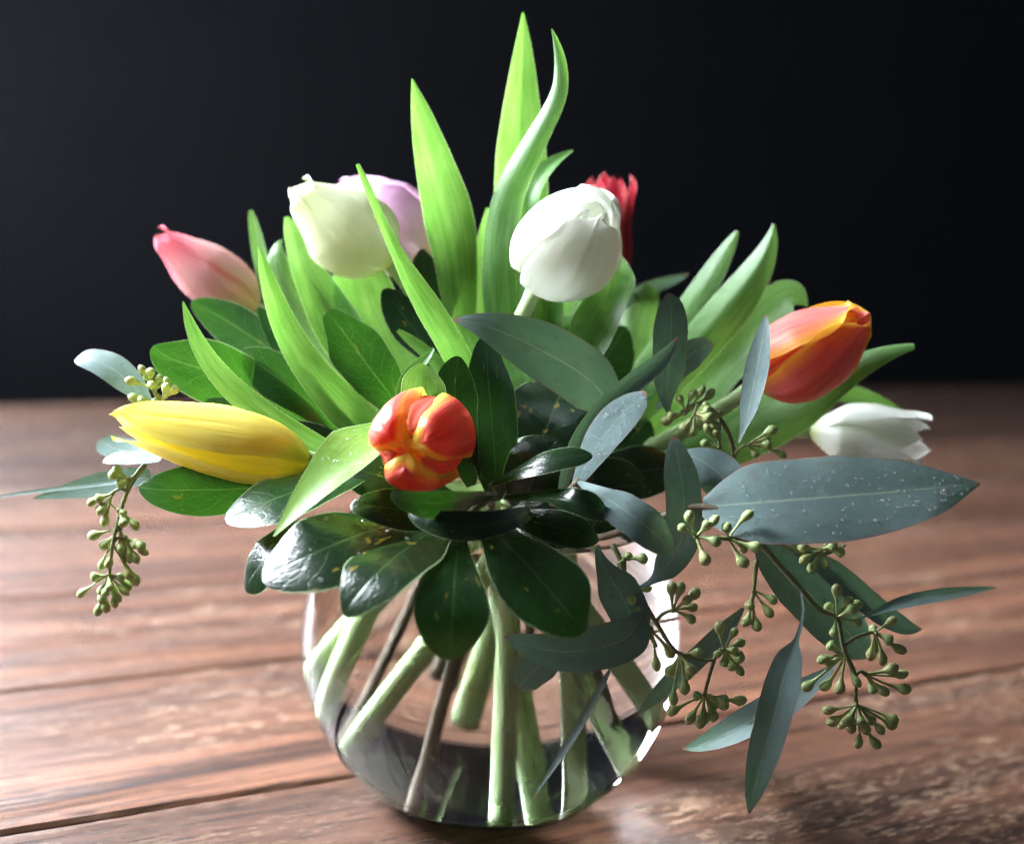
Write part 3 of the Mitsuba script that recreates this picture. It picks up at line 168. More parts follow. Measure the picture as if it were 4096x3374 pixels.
def tube(points, radii, sides=14, step=0.002, bump=0.0, seed=0):
    p = np.asarray(points, float)
    r = np.broadcast_to(np.asarray(radii, float), (len(p),))
    d = np.r_[0, np.cumsum(np.linalg.norm(np.diff(p, axis=0), axis=1))]
    n = max(4, int(d[-1] / step))
    t = np.linspace(0, d[-1], n)
    q = PchipInterpolator(d, p)(t)
    rr = np.interp(t, d, r)
    tan = unit(np.gradient(q, axis=0))
    a = np.zeros_like(q)
    ref = np.cross(tan[0], [0.3, 0.9, 0.2])
    for i in range(n):
        ref = ref - (ref @ tan[i]) * tan[i]
        ref = ref / np.linalg.norm(ref)
        a[i] = ref
    b = np.cross(tan, a)
    ang = np.arange(sides) * 2 * np.pi / sides
    ring = np.cos(ang)[None, :, None] * a[:, None] + np.sin(ang)[None, :, None] * b[:, None]
    if bump:
        rr = rr[:, None] * (1 + bump * (meshkit.noise(np.stack(np.broadcast_arrays(t[:, None] * 260, np.cos(ang)[None] * 1.6, np.sin(ang)[None] * 1.6 + seed), -1), seed) - 0.5))
    else:
        rr = np.repeat(rr[:, None], sides, 1)
    v = (q[:, None] + rr[..., None] * ring).reshape(-1, 3)
    i, j = np.meshgrid(np.arange(n - 1), np.arange(sides), indexing='ij')
    k = [(i * sides + j).ravel(), (i * sides + (j + 1) % sides).ravel(), ((i + 1) * sides + (j + 1) % sides).ravel(), ((i + 1) * sides + j).ravel()]
    f = np.vstack([np.c_[k[0], k[1], k[2]], np.c_[k[0], k[2], k[3]]])
    v = np.vstack([v, q[:1] - tan[:1] * rr[0, 0] * 0.15, q[-1:] + tan[-1:] * rr[-1, 0] * 0.15])
    c0, c1, last = len(v) - 2, len(v) - 1, (n - 1) * sides
    s = np.arange(sides)
    f = np.vstack([f, np.c_[np.full(sides, c0), (s + 1) % sides, s], np.c_[np.full(sides, c1), last + s, last + (s + 1) % sides]])
    return trimesh.Trimesh(v, f, process=False)

def lathe(profile, n=128):
    p = np.asarray(profile, float)
    ang = np.arange(n) * 2 * np.pi / n
    v = np.stack([p[:, :1] * np.cos(ang), p[:, :1] * np.sin(ang), np.repeat(p[:, 1:], n, 1)], -1).reshape(-1, 3)
    i, j = np.meshgrid(np.arange(len(p) - 1), np.arange(n), indexing='ij')
    k = [(i * n + j).ravel(), (i * n + (j + 1) % n).ravel(), ((i + 1) * n + (j + 1) % n).ravel(), ((i + 1) * n + j).ravel()]
    return trimesh.Trimesh(v, np.vstack([np.c_[k[0], k[1], k[2]], np.c_[k[0], k[2], k[3]]]), process=False)

# ------------------------------------------------------------------ materials
def rgb(*c): return {'type': 'rgb', 'value': list(c)}
def leaf_bsdf(name, colour, through, share, rough, spec, bump=None, bump_scale=0.0, coat=0.0):
    top = {'type': 'principled', 'base_color': colour, 'roughness': rough, 'specular': spec}
    if coat:
        top.update(clearcoat=coat, clearcoat_gloss=0.85)
    if bump is not None:
        top = {'type': 'bumpmap', 'arbitrary': bump, 'scale': bump_scale, 'bsdf': top}
    scene[name] = {'type': 'blendbsdf', 'weight': share, 'a': {'type': 'twosided', 'bsdf': top},
                   'b': {'type': 'principledthin', 'base_color': through, 'roughness': 0.6, 'diff_trans': 2.0, 'spec_trans': 0.0, 'eta': 1.3}}

def leaf_uv(uv):
    k = dr.floor(uv.y)
    return uv.x * 2 - 1, (uv.y - k) / 0.999, k

def tulip_leaf_base(uv, lo, hi, edge):
    a, l, k = leaf_uv(uv)
    lines = noise(a * 26 + k * 7, l * 4, k) * 0.55 + noise(a * 70 + k * 3, l * 9, k) * 0.45
    blot = fbm(a * 3 + k * 11, l * 12, k, 3)
    c = mix(lo, hi, dr.clip(1.15 * (lines - 0.5) + 0.9 * (blot - 0.5) + 0.5, 0, 1))
    return mix(c, edge, smoothstep(0.955, 0.99, dr.abs(a)) * 0.8)
leaf_bsdf('tulip_leaf', mikit.proc(lambda p, n, uv: tulip_leaf_base(uv, (0.065, 0.165, 0.04), (0.155, 0.285, 0.105), (0.45, 0.56, 0.38))),
          mikit.proc(lambda p, n, uv: tulip_leaf_base(uv, (0.095, 0.28, 0.025), (0.22, 0.44, 0.075), (0.50, 0.66, 0.28))), 0.44, 0.38, 0.38,
          mikit.proc(lambda p, n, uv: noise((uv.x * 2 - 1) * 34, uv.y * 2.5) + 0.5 * noise((uv.x * 2 - 1) * 80, uv.y * 5) + 0.8 * fbm(p.x * 90, p.y * 90, p.z * 60, 2), 2e-4), 0.00016)

leaf_bsdf('lime_leaf', mikit.proc(lambda p, n, uv: tulip_leaf_base(uv, (0.15, 0.33, 0.04), (0.27, 0.45, 0.11), (0.45, 0.56, 0.30))),
          mikit.proc(lambda p, n, uv: tulip_leaf_base(uv, (0.26, 0.50, 0.04), (0.42, 0.64, 0.12), (0.55, 0.70, 0.28))), 0.5, 0.42, 0.3)

def veins(uv):
    a, l, k = leaf_uv(uv)
    wob = (noise(a * 3 + k * 5, l * 9, k) - 0.5) * 0.22
    mid = 1 - smoothstep(0.012, 0.04, dr.abs(a))
    lat = l * 9.5 + wob * 3 - dr.abs(a) * 1.7 + dr.select(a > 0, 0.4, 0.0)
    lat = dr.abs(lat - dr.floor(lat) - 0.5)
    lat = 1 - smoothstep(0.015, 0.05, lat)
    d1, d2, _ = voronoi(a * 7 + k * 13 + wob * 2, l * 19 + k * 7)
    net = 1 - smoothstep(0.02, 0.09, d2 - d1)
    return a, l, k, mid, lat, net
def glossy_col(uv, lo, hi, vein, spot, edge):
    a, l, k, mid, lat, net = veins(uv)
    c = mix(lo, hi, fbm(a * 2.5 + k * 3, l * 6 + k, k, 3))
    c = mix(c, vein, dr.clip(mid * 0.75 + lat * 0.3 + net * 0.22, 0, 0.8))
    sp = smoothstep(0.88, 0.92, noise(a * 5 + k * 17, l * 11 + k * 5, k)) * smoothstep(0.45, 0.7, noise(a * 16, l * 34 + k, 3))
    c = mix(c, spot, sp * 0.4)
    return mix(c, edge, smoothstep(0.95, 0.985, dr.abs(a)) * 0.75)
def glossy_bump(p, n, uv):
    a, l, k, mid, lat, net = veins(uv)
    return -0.8 * mid - 0.35 * lat - 0.30 * net + 0.5 * noise(a * 12 + k * 3, l * 30, k)
for gl, gm, gs in (('glossy_leaf', 0.55, 0.045), ('soft_leaf', 1.25, 0.22)):
    leaf_bsdf(gl, mikit.proc(lambda p, n, uv, gm=gm: glossy_col(uv, (0.005 * gm, 0.018 * gm, 0.006 * gm), (0.012 * gm, 0.038 * gm, 0.011 * gm), (0.05 * gm, 0.10 * gm, 0.035 * gm), (0.35, 0.26, 0.03), (0.28, 0.38, 0.20))),
          mikit.proc(lambda p, n, uv: glossy_col(uv, (0.05, 0.25, 0.012), (0.11, 0.38, 0.03), (0.22, 0.52, 0.08), (0.40, 0.34, 0.03), (0.45, 0.6, 0.25))), gs, 0.26, 0.5,
          mikit.proc(glossy_bump, 2e-4), 0.00012)

def blue_col(uv, lo, hi, vein, edge):
    a, l, k, mid, lat, net = veins(uv)
    c = mix(lo, hi, fbm(a * 3 + k * 3, l * 9 + k, k, 4))
    c = mix(c, lo, smoothstep(0.6, 0.8, noise(a * 22, l * 70, k)) * 0.35)
    c = mix(c, vein, dr.clip(mid * 0.7 + lat * 0.10, 0, 1))
    spots = smoothstep(0.80, 0.86, noise(a * 5 + k * 9, l * 16, k))
    c = mix(c, (0.13, 0.12, 0.09), spots * 0.3)
    return mix(c, edge, dr.maximum(smoothstep(0.95, 0.985, dr.abs(a)) * 0.6, smoothstep(0.972, 0.985, l)))
leaf_bsdf('blue_leaf', mikit.proc(lambda p, n, uv: blue_col(uv, (0.14, 0.205, 0.198), (0.19, 0.262, 0.255), (0.36, 0.43, 0.35), (0.30, 0.16, 0.13))),
          mikit.proc(lambda p, n, uv: blue_col(uv, (0.10, 0.22, 0.09), (0.14, 0.28, 0.12), (0.28, 0.40, 0.14), (0.30, 0.14, 0.08))), 0.17, 0.42, 0.5)

scene['petal'] = {'type': 'blendbsdf', 'weight': 0.36,
    'a': {'type': 'twosided', 'bsdf': {'type': 'bumpmap', 'scale': 0.00009, 'arbitrary': mikit.proc(lambda p, n, uv: noise(uv.x * 38, uv.y * 3) + 0.5 * noise(uv.x * 90, uv.y * 7) + 0.5 * fbm(p.x * 120, p.y * 120, p.z * 120, 2), 2e-4), 'bsdf': {'type': 'principled', 'base_color': {'type': 'mesh_attribute', 'name': 'vertex_color'}, 'roughness': 0.42, 'specular': 0.4, 'sheen': 0.25}}},
    'b': {'type': 'principledthin', 'base_color': {'type': 'mesh_attribute', 'name': 'vertex_color'}, 'roughness': 0.6, 'diff_trans': 2.0, 'spec_trans': 0.0, 'eta': 1.3}}
def stem_col(p, n, uv):
    return mix((0.33, 0.50, 0.19), (0.50, 0.63, 0.33), fbm(p.x * 120, p.y * 120, p.z * 40, 3))
scene['green_stem'] = {'type': 'principled', 'base_color': mikit.proc(stem_col), 'roughness': 0.38, 'specular': 0.5}
def bark_col(p, n, uv):
    f = fbm(p.x * 500, p.y * 500, p.z * 160, 3)
    return mix((0.09, 0.065, 0.045), (0.24, 0.20, 0.14), f)
scene['bark'] = {'type': 'principled', 'base_color': mikit.proc(bark_col), 'roughness': 0.7, 'specular': 0.3}
scene['twig'] = {'type': 'principled', 'base_color': mikit.proc(lambda p, n, uv: mix((0.14, 0.17, 0.07), (0.26, 0.27, 0.13), fbm(p.x * 260, p.y * 260, p.z * 120, 3))), 'roughness': 0.5, 'specular': 0.4}
scene['pod'] = {'type': 'principled', 'base_color': mikit.proc(lambda p, n, uv: mix(mix((0.26, 0.37, 0.12), (0.48, 0.58, 0.25), fbm(p.x * 420, p.y * 420, p.z * 300, 3)), (0.42, 0.40, 0.17), smoothstep(0.5, 0.75, noise(p.x * 110, p.y * 110, p.z * 110)) * 0.7)), 'roughness': 0.42, 'specular': 0.45}
scene['clear_glass'] = {'type': 'dielectric', 'int_ior': 1.5, 'ext_ior': 1.0, 'specular_transmittance': rgb(0.985, 0.992, 0.99)}
scene['glass_to_water'] = {'type': 'dielectric', 'int_ior': 1.333, 'ext_ior': 1.5}
scene['water_top'] = {'type': 'dielectric', 'int_ior': 1.333, 'ext_ior': 1.0}
scene['drop'] = {'type': 'blendbsdf', 'weight': 0.14, 'a': {'type': 'thindielectric', 'int_ior': 1.5, 'ext_ior': 1.0}, 'b': {'type': 'principledthin', 'base_color': rgb(0.9, 0.93, 0.95), 'roughness': 0.5, 'diff_trans': 1.0}}  # whitish diffuse share stands in for the light each drop would focus
def cloth_col(p, n, uv):
    return mix((0.0029, 0.0033, 0.0043), (0.0038, 0.0043, 0.0055), fbm(p.x * 9, p.y * 9, p.z * 9, 4))
scene['black_paint'] = {'type': 'twosided', 'bsdf': {'type': 'principled', 'base_color': mikit.proc(cloth_col), 'roughness': 0.6, 'specular': 0.12}}
scene['white_paint'] = {'type': 'principled', 'base_color': rgb(0.75, 0.75, 0.73), 'roughness': 0.5}

def board(uv):
    k = dr.floor(uv.y / 10)
    return uv.x, uv.y - 10 * k - 5, k
def wood_col(p, n, uv):
    x, y, k = board(uv)
    warp = (fbm(x * 2.2 + k * 9, y * 7, k, 2) - 0.5) * 0.05
    g = fbm(x * 2.6 + k * 31, (y + warp) * 75, k, 4)
    fine = noise(x * 30, (y + warp * 0.5) * 700, k)
    c = mix((0.030, 0.0122, 0.0070), (0.142, 0.061, 0.033), smoothstep(0.27, 0.72, g * 0.60 + fine * 0.28 + noise(x * 3 + k, (y + warp) * 190, k + 9) * 0.12))
    pore = smoothstep(0.66, 0.82, noise(x * 75 + k, (y + warp * 0.5) * 1050, k + 5))
    c = mix(c, c * 0.35, pore * 0.8)
    tone = fbm(x * 1.1 + k * 5, y * 5, k + 3, 2)
    c = mix(c, c * mi.Color3f(0.55, 0.48, 0.46), smoothstep(0.5, 0.72, tone) * 0.8)
    dark = smoothstep(0.56, 0.70, fbm(x * 1.7 + k * 3, (y + warp) * 34, k + 7, 3))
    c = mix(c, (0.055, 0.026, 0.016), dark * 0.6)
    worn = smoothstep(0.60, 0.72, fbm(x * 120 + k * 4, (y + warp) * 330, k + 1, 3)) * smoothstep(0.45, 0.66, fbm(x * 5 + k, y * 14, k + 2, 3))
    c = mix(c, (0.33, 0.235, 0.165), worn * 0.3)
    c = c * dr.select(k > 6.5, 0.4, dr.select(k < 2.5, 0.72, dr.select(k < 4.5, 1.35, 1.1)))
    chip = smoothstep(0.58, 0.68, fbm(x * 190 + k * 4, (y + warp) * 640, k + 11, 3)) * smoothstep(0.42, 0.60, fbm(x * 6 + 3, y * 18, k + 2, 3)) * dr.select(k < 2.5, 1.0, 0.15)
    c = mix(c, mix((0.30, 0.20, 0.13), (0.18, 0.10, 0.06), fine), chip * 0.7)
    scratch = smoothstep(0.80, 0.90, noise(x * 14 + y * 150, y * 20 - x * 40, k)) * smoothstep(0.5, 0.7, fbm(x * 7, y * 15, k + 4, 2))
    return mix(c, (0.30, 0.19, 0.125), scratch * 0.4)
def wood_rough(p, n, uv):
    x, y, k = board(uv)
    return 0.38 + 0.20 * fbm(x * 7 + k, y * 60, k + 1, 3)
def wood_bump(p, n, uv):
    x, y, k = board(uv)
    warp = (fbm(x * 2.2 + k * 9, y * 7, k, 2) - 0.5) * 0.05
    return fbm(x * 6 + k * 31, (y + warp) * 130, k, 3) + 0.5 * noise(x * 30, y * 700, k)
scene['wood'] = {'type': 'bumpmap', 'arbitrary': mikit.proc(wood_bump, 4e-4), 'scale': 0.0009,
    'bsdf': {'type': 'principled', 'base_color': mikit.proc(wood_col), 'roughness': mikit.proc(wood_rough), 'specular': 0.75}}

# ------------------------------------------------------------------ window, wall, table
def slab(ext, at):
    return trimesh.creation.box(ext, trimesh.transformations.translation_matrix(at))
for WX, WY, WZ, WR in WINDOWS:
    win = key_for('window')
    pw, h, zm, ym = (WY[1] - WY[0]) / 2, (WZ[1] - WZ[0]) / 2, sum(WZ) / 2, sum(WY) / 2
    for c in range(2):
        for r in range(2):
            y0, z0 = WY[0] + c * pw + 0.012, WZ[0] + r * h + 0.012
            y1, z1 = y0 + pw - 0.024, z0 + h - 0.024
            k = key_for(win + '__pane')
            add(k, trimesh.Trimesh(np.array([[WX, y0, z0], [WX, y1, z0], [WX, y1, z1], [WX, y0, z1]]), [[0, 1, 2], [0, 2, 3]], process=False), 'white_paint')
            scene[k]['emitter'] = {'type': 'area', 'radiance': rgb(*WR)}
    add(win + '__frame', trimesh.util.concatenate([slab((0.03, 0.024, WZ[1] - WZ[0] + 0.024), (WX - 0.004, WY[0] + i * pw, zm)) for i in range(3)]), 'white_paint')
    add(win + '__rail', trimesh.util.concatenate([slab((0.028, WY[1] - WY[0] - 0.024, 0.024), (WX - 0.004, ym, WZ[0] + i * h)) for i in range(3)]), 'white_paint')
labels['window'] = {'label': 'bright four pane window high on the left, nearest the flowers', 'category': 'window'}
labels['window_001'] = {'label': 'second four pane window at the left, lower and further back', 'category': 'window'}

AZ = math.radians(31.8)
D, N = np.array([math.cos(AZ), math.sin(AZ), 0]), np.array([-math.sin(AZ), math.cos(AZ), 0])
def flat_box(along, across, z):
    b = trimesh.creation.box((along[1] - along[0], across[1] - across[0], z[1] - z[0]))
    b.apply_translation(((along[0] + along[1]) / 2, (across[0] + across[1]) / 2, (z[0] + z[1]) / 2))
    b.vertices = b.vertices[:, :1] * D + b.vertices[:, 1:2] * N + b.vertices[:, 2:] * np.array([0, 0, 1.0])
    return b
add('backdrop_wall', flat_box((-3.2, 3.6), (1.62, 1.70), (-0.9, 2.6)), 'black_paint')
labels['backdrop_wall'] = {'label': 'plain matte black wall behind the wooden table', 'category': 'wall'}

seams = [-0.315, -0.135, 0.0462, 0.213, 0.3905, 0.583, 0.770, 0.955, 1.128, 1.2967]
for i in range(len(seams) - 1):
    lo, hi = seams[i] + 0.0016, seams[i + 1] - 0.0016
    xs = np.linspace(-1.15, 1.9, 700)
    prof = [(lo, -0.034), (lo, -0.0022), (lo + 0.0012, -0.0004), (lo + 0.004, 0.0), (hi - 0.004, 0.0), (hi - 0.0012, -0.0004), (hi, -0.0022), (hi, -0.034)]
    v = np.zeros((len(xs), len(prof), 3))
    for j, (yy, zz) in enumerate(prof):
        side = 1 if j < 4 else -1
        jit = (meshkit.fbm(np.c_[xs * 28, np.full_like(xs, i * 3.1 + (side > 0) * 7), np.zeros_like(xs)], 3, i) - 0.35) * 0.0022
        jit = np.where(jit > 0, jit, 0) * (1 if j not in (0, 7) else 0) * side
        v[:, j] = np.c_[xs, yy + jit, np.full_like(xs, zz)]
    vv = v.reshape(-1, 3)
    uv = np.c_[vv[:, 0], vv[:, 1] - (lo + hi) / 2 + 10 * (i + 1) + 5]
    w = vv[:, :1] * D + vv[:, 1:2] * N + vv[:, 2:] * np.array([0, 0, 1.0])
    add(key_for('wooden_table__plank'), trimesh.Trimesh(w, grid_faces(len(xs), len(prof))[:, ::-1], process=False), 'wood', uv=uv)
add('wooden_table__batten', flat_box((-1.12, 1.87), (-0.31, 1.29), (-0.06, -0.036)), 'bark')
labels['wooden_table'] = {'label': 'worn brown plank table with long open seams under the vase', 'category': 'table'}

# ------------------------------------------------------------------ glass vase and water
RO, ZC, WALL, WATER = 0.0752, 0.0665, 0.0026, 0.112
a0, a1 = math.asin(-(ZC - 0.0035) / RO), math.acos(0.0445 / RO)
outer = [(0.0, 0.0006), (0.026, 0.0006), (0.0335, 0.0009), (0.0385, 0.0022)]
outer += [(RO * math.cos(t), ZC + RO * math.sin(t)) for t in np.linspace(a0 + 0.02, a1, 60)]
zt = outer[-1][1]
outer += [(0.0445, zt + 0.0025), (0.0455, zt + 0.006), (0.0475, zt + 0.009)]
rim = [(0.0473, zt + 0.0105), (0.0460, zt + 0.0112), (0.0447, zt + 0.0104)]
RI = RO - WALL
b1 = math.acos(0.0420 / RI)
inner = [(0.0430, zt + 0.006), (0.0421, zt + 0.0025)] + [(RI * math.cos(t), ZC + RI * math.sin(t)) for t in np.linspace(b1, math.asin((WATER - ZC) / RI), 24)]
add('glass_vase', lathe(outer + rim + inner), 'clear_glass', smooth=True)
labels['glass_vase'] = {'label': 'round clear glass bowl vase holding the bouquet on the plank table', 'category': 'vase'}
wet = [(RI * math.cos(t), ZC + RI * math.sin(t)) for t in np.linspace(math.asin((WATER - ZC) / RI), math.asin(-(ZC - 0.0075) / RI), 60)][::-1]
add('vase_water__body', lathe([(0.0, 0.0068), (wet[0][0] * 0.8, 0.0069)] + wet), 'glass_to_water', smooth=True)
add('vase_water__surface', lathe([(RI * math.cos(math.asin((WATER - ZC) / RI)), WATER), (0.05, WATER - 0.0003), (0.0, WATER - 0.0003)]), 'water_top', smooth=True)
labels['vase_water'] = {'label': 'clear water filling most of the round glass vase', 'category': 'water'}

# ------------------------------------------------------------------ plants
NAMES = {'T1': 'tulip', 'T2': 'tulip_001', 'T3': 'tulip_002', 'T4': 'tulip_003', 'T5': 'tulip_004', 'T6': 'tulip_005', 'T7': 'tulip_006', 'T8': 'tulip_007', 'T9': 'tulip_008',
         'A': 'evergreen_sprig', 'B': 'evergreen_sprig_001', 'C': 'evergreen_sprig_002',
         'R1': 'eucalyptus_branch', 'R2': 'eucalyptus_branch_001', 'R3': 'eucalyptus_branch_002', 'LL': 'eucalyptus_branch_003'}
for k, (t, c, g) in {
    'T1': ('cream white tulip at the upper left, in front of the mauve one', 'tulip', 'tulips in the bouquet'),
    'T2': ('pale mauve tulip half hidden behind the cream one', 'tulip', 'tulips in the bouquet'),
    'T3': ('closed pink tulip with rosy tips pointing to the upper left', 'tulip', 'tulips in the bouquet'),
    'T4': ('large pure white tulip right of the tall leaves', 'tulip', 'tulips in the bouquet'),
    'T5': ('dark red tulip peeping out behind the large white one', 'tulip', 'tulips in the bouquet'),
    'T6': ('yellow tulip lying level over the left side of the vase', 'tulip', 'tulips in the bouquet'),
    'T7': ('red and yellow tulip facing the viewer at the front', 'tulip', 'tulips in the bouquet'),
    'T8': ('orange and pink tulip leaning out to the right', 'tulip', 'tulips in the bouquet'),
    'T9': ('white tulip lying low at the right edge of the bouquet', 'tulip', 'tulips in the bouquet'),
    'A': ('dark glossy evergreen sprig whose leaves hang over the vase front', 'foliage sprig', 'evergreen sprigs in the bouquet'),
    'B': ('green evergreen sprig spreading to the left round the yellow tulip', 'foliage sprig', 'evergreen sprigs in the bouquet'),
    'C': ('dark evergreen sprig in the middle of the bouquet behind the red tulip', 'foliage sprig', 'evergreen sprigs in the bouquet'),
    'R1': ('eucalyptus branch with the largest blue grey leaf reaching far right', 'eucalyptus branch', 'eucalyptus branches in the bouquet'),
    'R2': ('eucalyptus branch in shade behind the largest blue leaf, one leaf across the orange tulip', 'eucalyptus branch', 'eucalyptus branches in the bouquet'),
    'R3': ('eucalyptus branch trailing seed pods down over the right side of the vase', 'eucalyptus branch', 'eucalyptus branches in the bouquet'),
    'LL': ('eucalyptus branch with a hanging string of pale seed pods at the left', 'eucalyptus branch', 'eucalyptus branches in the bouquet')}.items():
    labels[NAMES[k]] = {'label': t, 'category': c, 'group': g}

LEAF_SURF = {}
def blade(idx, rows, cup, fold, wave, rnd, n=90, m=22):
    r = np.array(rows, float)
    p, hw, nn = r[:, :3] / 1000, r[:, 3] / 1000, r[:, 4:]
    d = np.r_[0, np.cumsum(np.linalg.norm(np.diff(p, axis=0), axis=1))]
    d /= d[-1]
    x = np.linspace(0, 1, n)
    l = 0.55 * x + 0.45 * np.sin(x * np.pi / 2)
    l = l / l[-1]
    q = CubicSpline(d, p)(l) if len(p) > 3 else PchipInterpolator(d, p)(l)
    w = PchipInterpolator(d, hw)(l)
    if rnd:
        e = np.clip((l - (1 - rnd)) / rnd, 0, 1)
        w = w * np.sqrt(np.clip(1 - e ** 2, 0, 1)) + 1e-5
    tan = unit(np.gradient(q, l, axis=0))
    f = PchipInterpolator(d, nn)(l)
    f = unit(f - (f * tan).sum(1, keepdims=True) * tan)
    side = np.cross(tan, f)
    t = np.linspace(-1, 1, m)
    t = np.sign(t) * np.abs(t) ** 0.85
    rag = 1 + 0.05 * (meshkit.fbm(np.stack(np.broadcast_arrays(l[:, None] * 14, np.sign(t)[None] * 3.0 + idx * 5.7, 0 * t[None]), -1), 3, idx) - 0.5)
    W = w[:, None] * rag
    wav = wave * (meshkit.noise(np.stack(np.broadcast_arrays(l[:, None] * 5.5, np.sign(t)[None] * 2.0 + idx * 3.3, 0 * t[None]), -1), idx) - 0.5) * 2.0 * np.abs(t)[None] ** 1.5
    # a shallow quilting between the veins, and an edge that turns a little
    h = W * (cup * t[None] ** 2 + fold * (np.sqrt(t[None] ** 2 + 0.006) - 0.077)) + wav * np.maximum(W, w.max() * 0.25) * 2.2
    v = q[:, None] + (W * t[None])[..., None] * side[:, None] + h[..., None] * f[:, None]
    uv = np.stack(np.broadcast_arrays((t[None] + 1) / 2, idx + 0.999 * l[:, None]), -1)
    return v.reshape(-1, 3), grid_faces(n, m), uv.reshape(-1, 2), (v, f)

KIND = {'lime': 'lime_leaf', 'tulip': 'tulip_leaf', 'glossy': 'glossy_leaf', 'blue': 'blue_leaf'}
for idx, (h, kind, rows, cup, fold, wave, rnd, lab) in enumerate(LEAVES):
    v, f, uv, surf = blade(idx, rows, cup, fold, wave, rnd)
    k = key_for(NAMES[h] + '__leaf')
    add(k, trimesh.Trimesh(v, f, process=False), 'soft_leaf' if kind == 'glossy' and h == 'B' else KIND[kind], smooth=True, uv=uv)
    LEAF_SURF[idx] = surf
    if lab:
        labels[k] = {'label': lab}

# ---- tulip flowers
def lerp3(a, b, t): return np.asarray(a) * (1 - t[..., None]) + np.asarray(b) * t[..., None]
def sst(a, b, x):
    t = np.clip((x - a) / (b - a), 0, 1)
    return t * t * (3 - 2 * t)
def petal_colour(kind, s, t, seed):
    streak = meshkit.noise(np.stack([t * 13 + seed * 3, s * 2.2, 0 * s + seed], -1), seed) * 0.6 + meshkit.noise(np.stack([t * 34, s * 4, 0 * s + seed], -1), seed + 5) * 0.4
    a = np.abs(t)
    if kind in ('white', 'cream', 'white_open'):
        c = lerp3((0.80, 0.82, 0.72), (0.88, 0.89, 0.86), np.clip(streak, 0, 1)) if kind != 'cream' else lerp3((0.66, 0.71, 0.44), (0.80, 0.83, 0.62), np.clip(streak * 0.6 + a * 0.6, 0, 1))
        c = lerp3(c, (0.66, 0.70, 0.30), 1 - sst(0.0, 0.20, s))
        return lerp3(c, (0.72, 0.74, 0.55), 0.25 * np.exp(-(t / 0.10) ** 2))
    if kind == 'mauve':
        c = lerp3((0.74, 0.44, 0.68), (0.80, 0.58, 0.74), streak)
        c = lerp3((0.78, 0.68, 0.66), c, sst(0.10, 0.50, s))
        return lerp3(c, (0.70, 0.62, 0.36), 1 - sst(0.0, 0.22, s))
    if kind == 'pink':
        c = lerp3((0.72, 0.38, 0.36), (0.78, 0.54, 0.50), streak)
        c = lerp3(c, (0.74, 0.20, 0.25), sst(0.60, 1.05, s + 0.22 * a))
        return lerp3((0.56, 0.52, 0.22), c, sst(0.05, 0.45, s + 0.25 * (streak - 0.5)))
    if kind == 'crimson':
        c = lerp3((0.22, 0.008, 0.016), (0.38, 0.025, 0.042), streak)
        return lerp3(c, (0.74, 0.22, 0.22), 0.5 * sst(0.5, 0.95, a))
    if kind == 'yellow':
        c = lerp3((0.83, 0.72, 0.13), (0.91, 0.84, 0.22), streak)
        c = lerp3(c, (0.95, 0.90, 0.25), 0.7 * sst(0.72, 1.0, a))
        return lerp3((0.55, 0.55, 0.06), c, sst(0.0, 0.20, s))
    inner = seed % 2 == 1
    if kind == 'flame':
        red = lerp3((0.72, 0.10, 0.13), (0.86, 0.33, 0.26), streak)
        edge = sst(0.42, 1.2, a + 0.30 * (streak - 0.5) + 0.22 * sst(0.55, 1.0, s) + (0.5 if inner else 0.0))
        c = lerp3(red, (0.92, 0.40, 0.05), np.clip(edge * 1.25, 0, 1))
        c = lerp3(c, (0.94, 0.66, 0.07), sst(0.55, 1.0, edge) * (0.9 if inner else 0.6))
    else:
        red = lerp3((0.76, 0.06, 0.07), (0.90, 0.20, 0.12), streak)
        edge = sst(0.52, 1.02, a + 0.42 * (streak - 0.5) + 0.10 * sst(0.6, 1.0, s) + (0.42 if inner else 0.0))
        c = lerp3(red, (0.94, 0.36, 0.04), np.clip(edge * 1.5, 0, 1))
        c = lerp3(c, (0.96, 0.74, 0.10), sst(0.45, 0.95, edge))
    c = lerp3((0.66, 0.58, 0.10), c, sst(0.02, 0.16, s))
    return lerp3(c, (0.66, 0.06, 0.08), sst(0.955, 0.99, s) * (1 - sst(0.2, 0.6, a)))

PROF_S = [0, 0.04, 0.10, 0.20, 0.34, 0.50, 0.65, 0.78, 0.88, 0.95, 1.0]
PROF_R = [0.10, 0.36, 0.63, 0.88, 1.00, 0.96, 0.83, 0.64, 0.47, 0.35, 0.26]
prof = PchipInterpolator(PROF_S, PROF_R)
prof_slim = PchipInterpolator(PROF_S, [0.10, 0.36, 0.64, 0.89, 1.00, 0.94, 0.77, 0.56, 0.40, 0.30, 0.26])
prof_open = PchipInterpolator(PROF_S, [0.10, 0.24, 0.40, 0.66, 0.94, 1.00, 0.94, 0.85, 0.78, 0.74, 0.72])
width_open = PchipInterpolator([0, 0.06, 0.2, 0.45, 0.7, 0.85, 0.94, 0.985, 1.0], [0.20, 0.46, 0.74, 0.95, 0.66, 0.38, 0.19, 0.06, 0.0])
width = PchipInterpolator([0, 0.06, 0.2, 0.45, 0.7, 0.85, 0.94, 0.985, 1.0], [0.20, 0.46, 0.80, 1.0, 0.86, 0.56, 0.28, 0.09, 0.0])
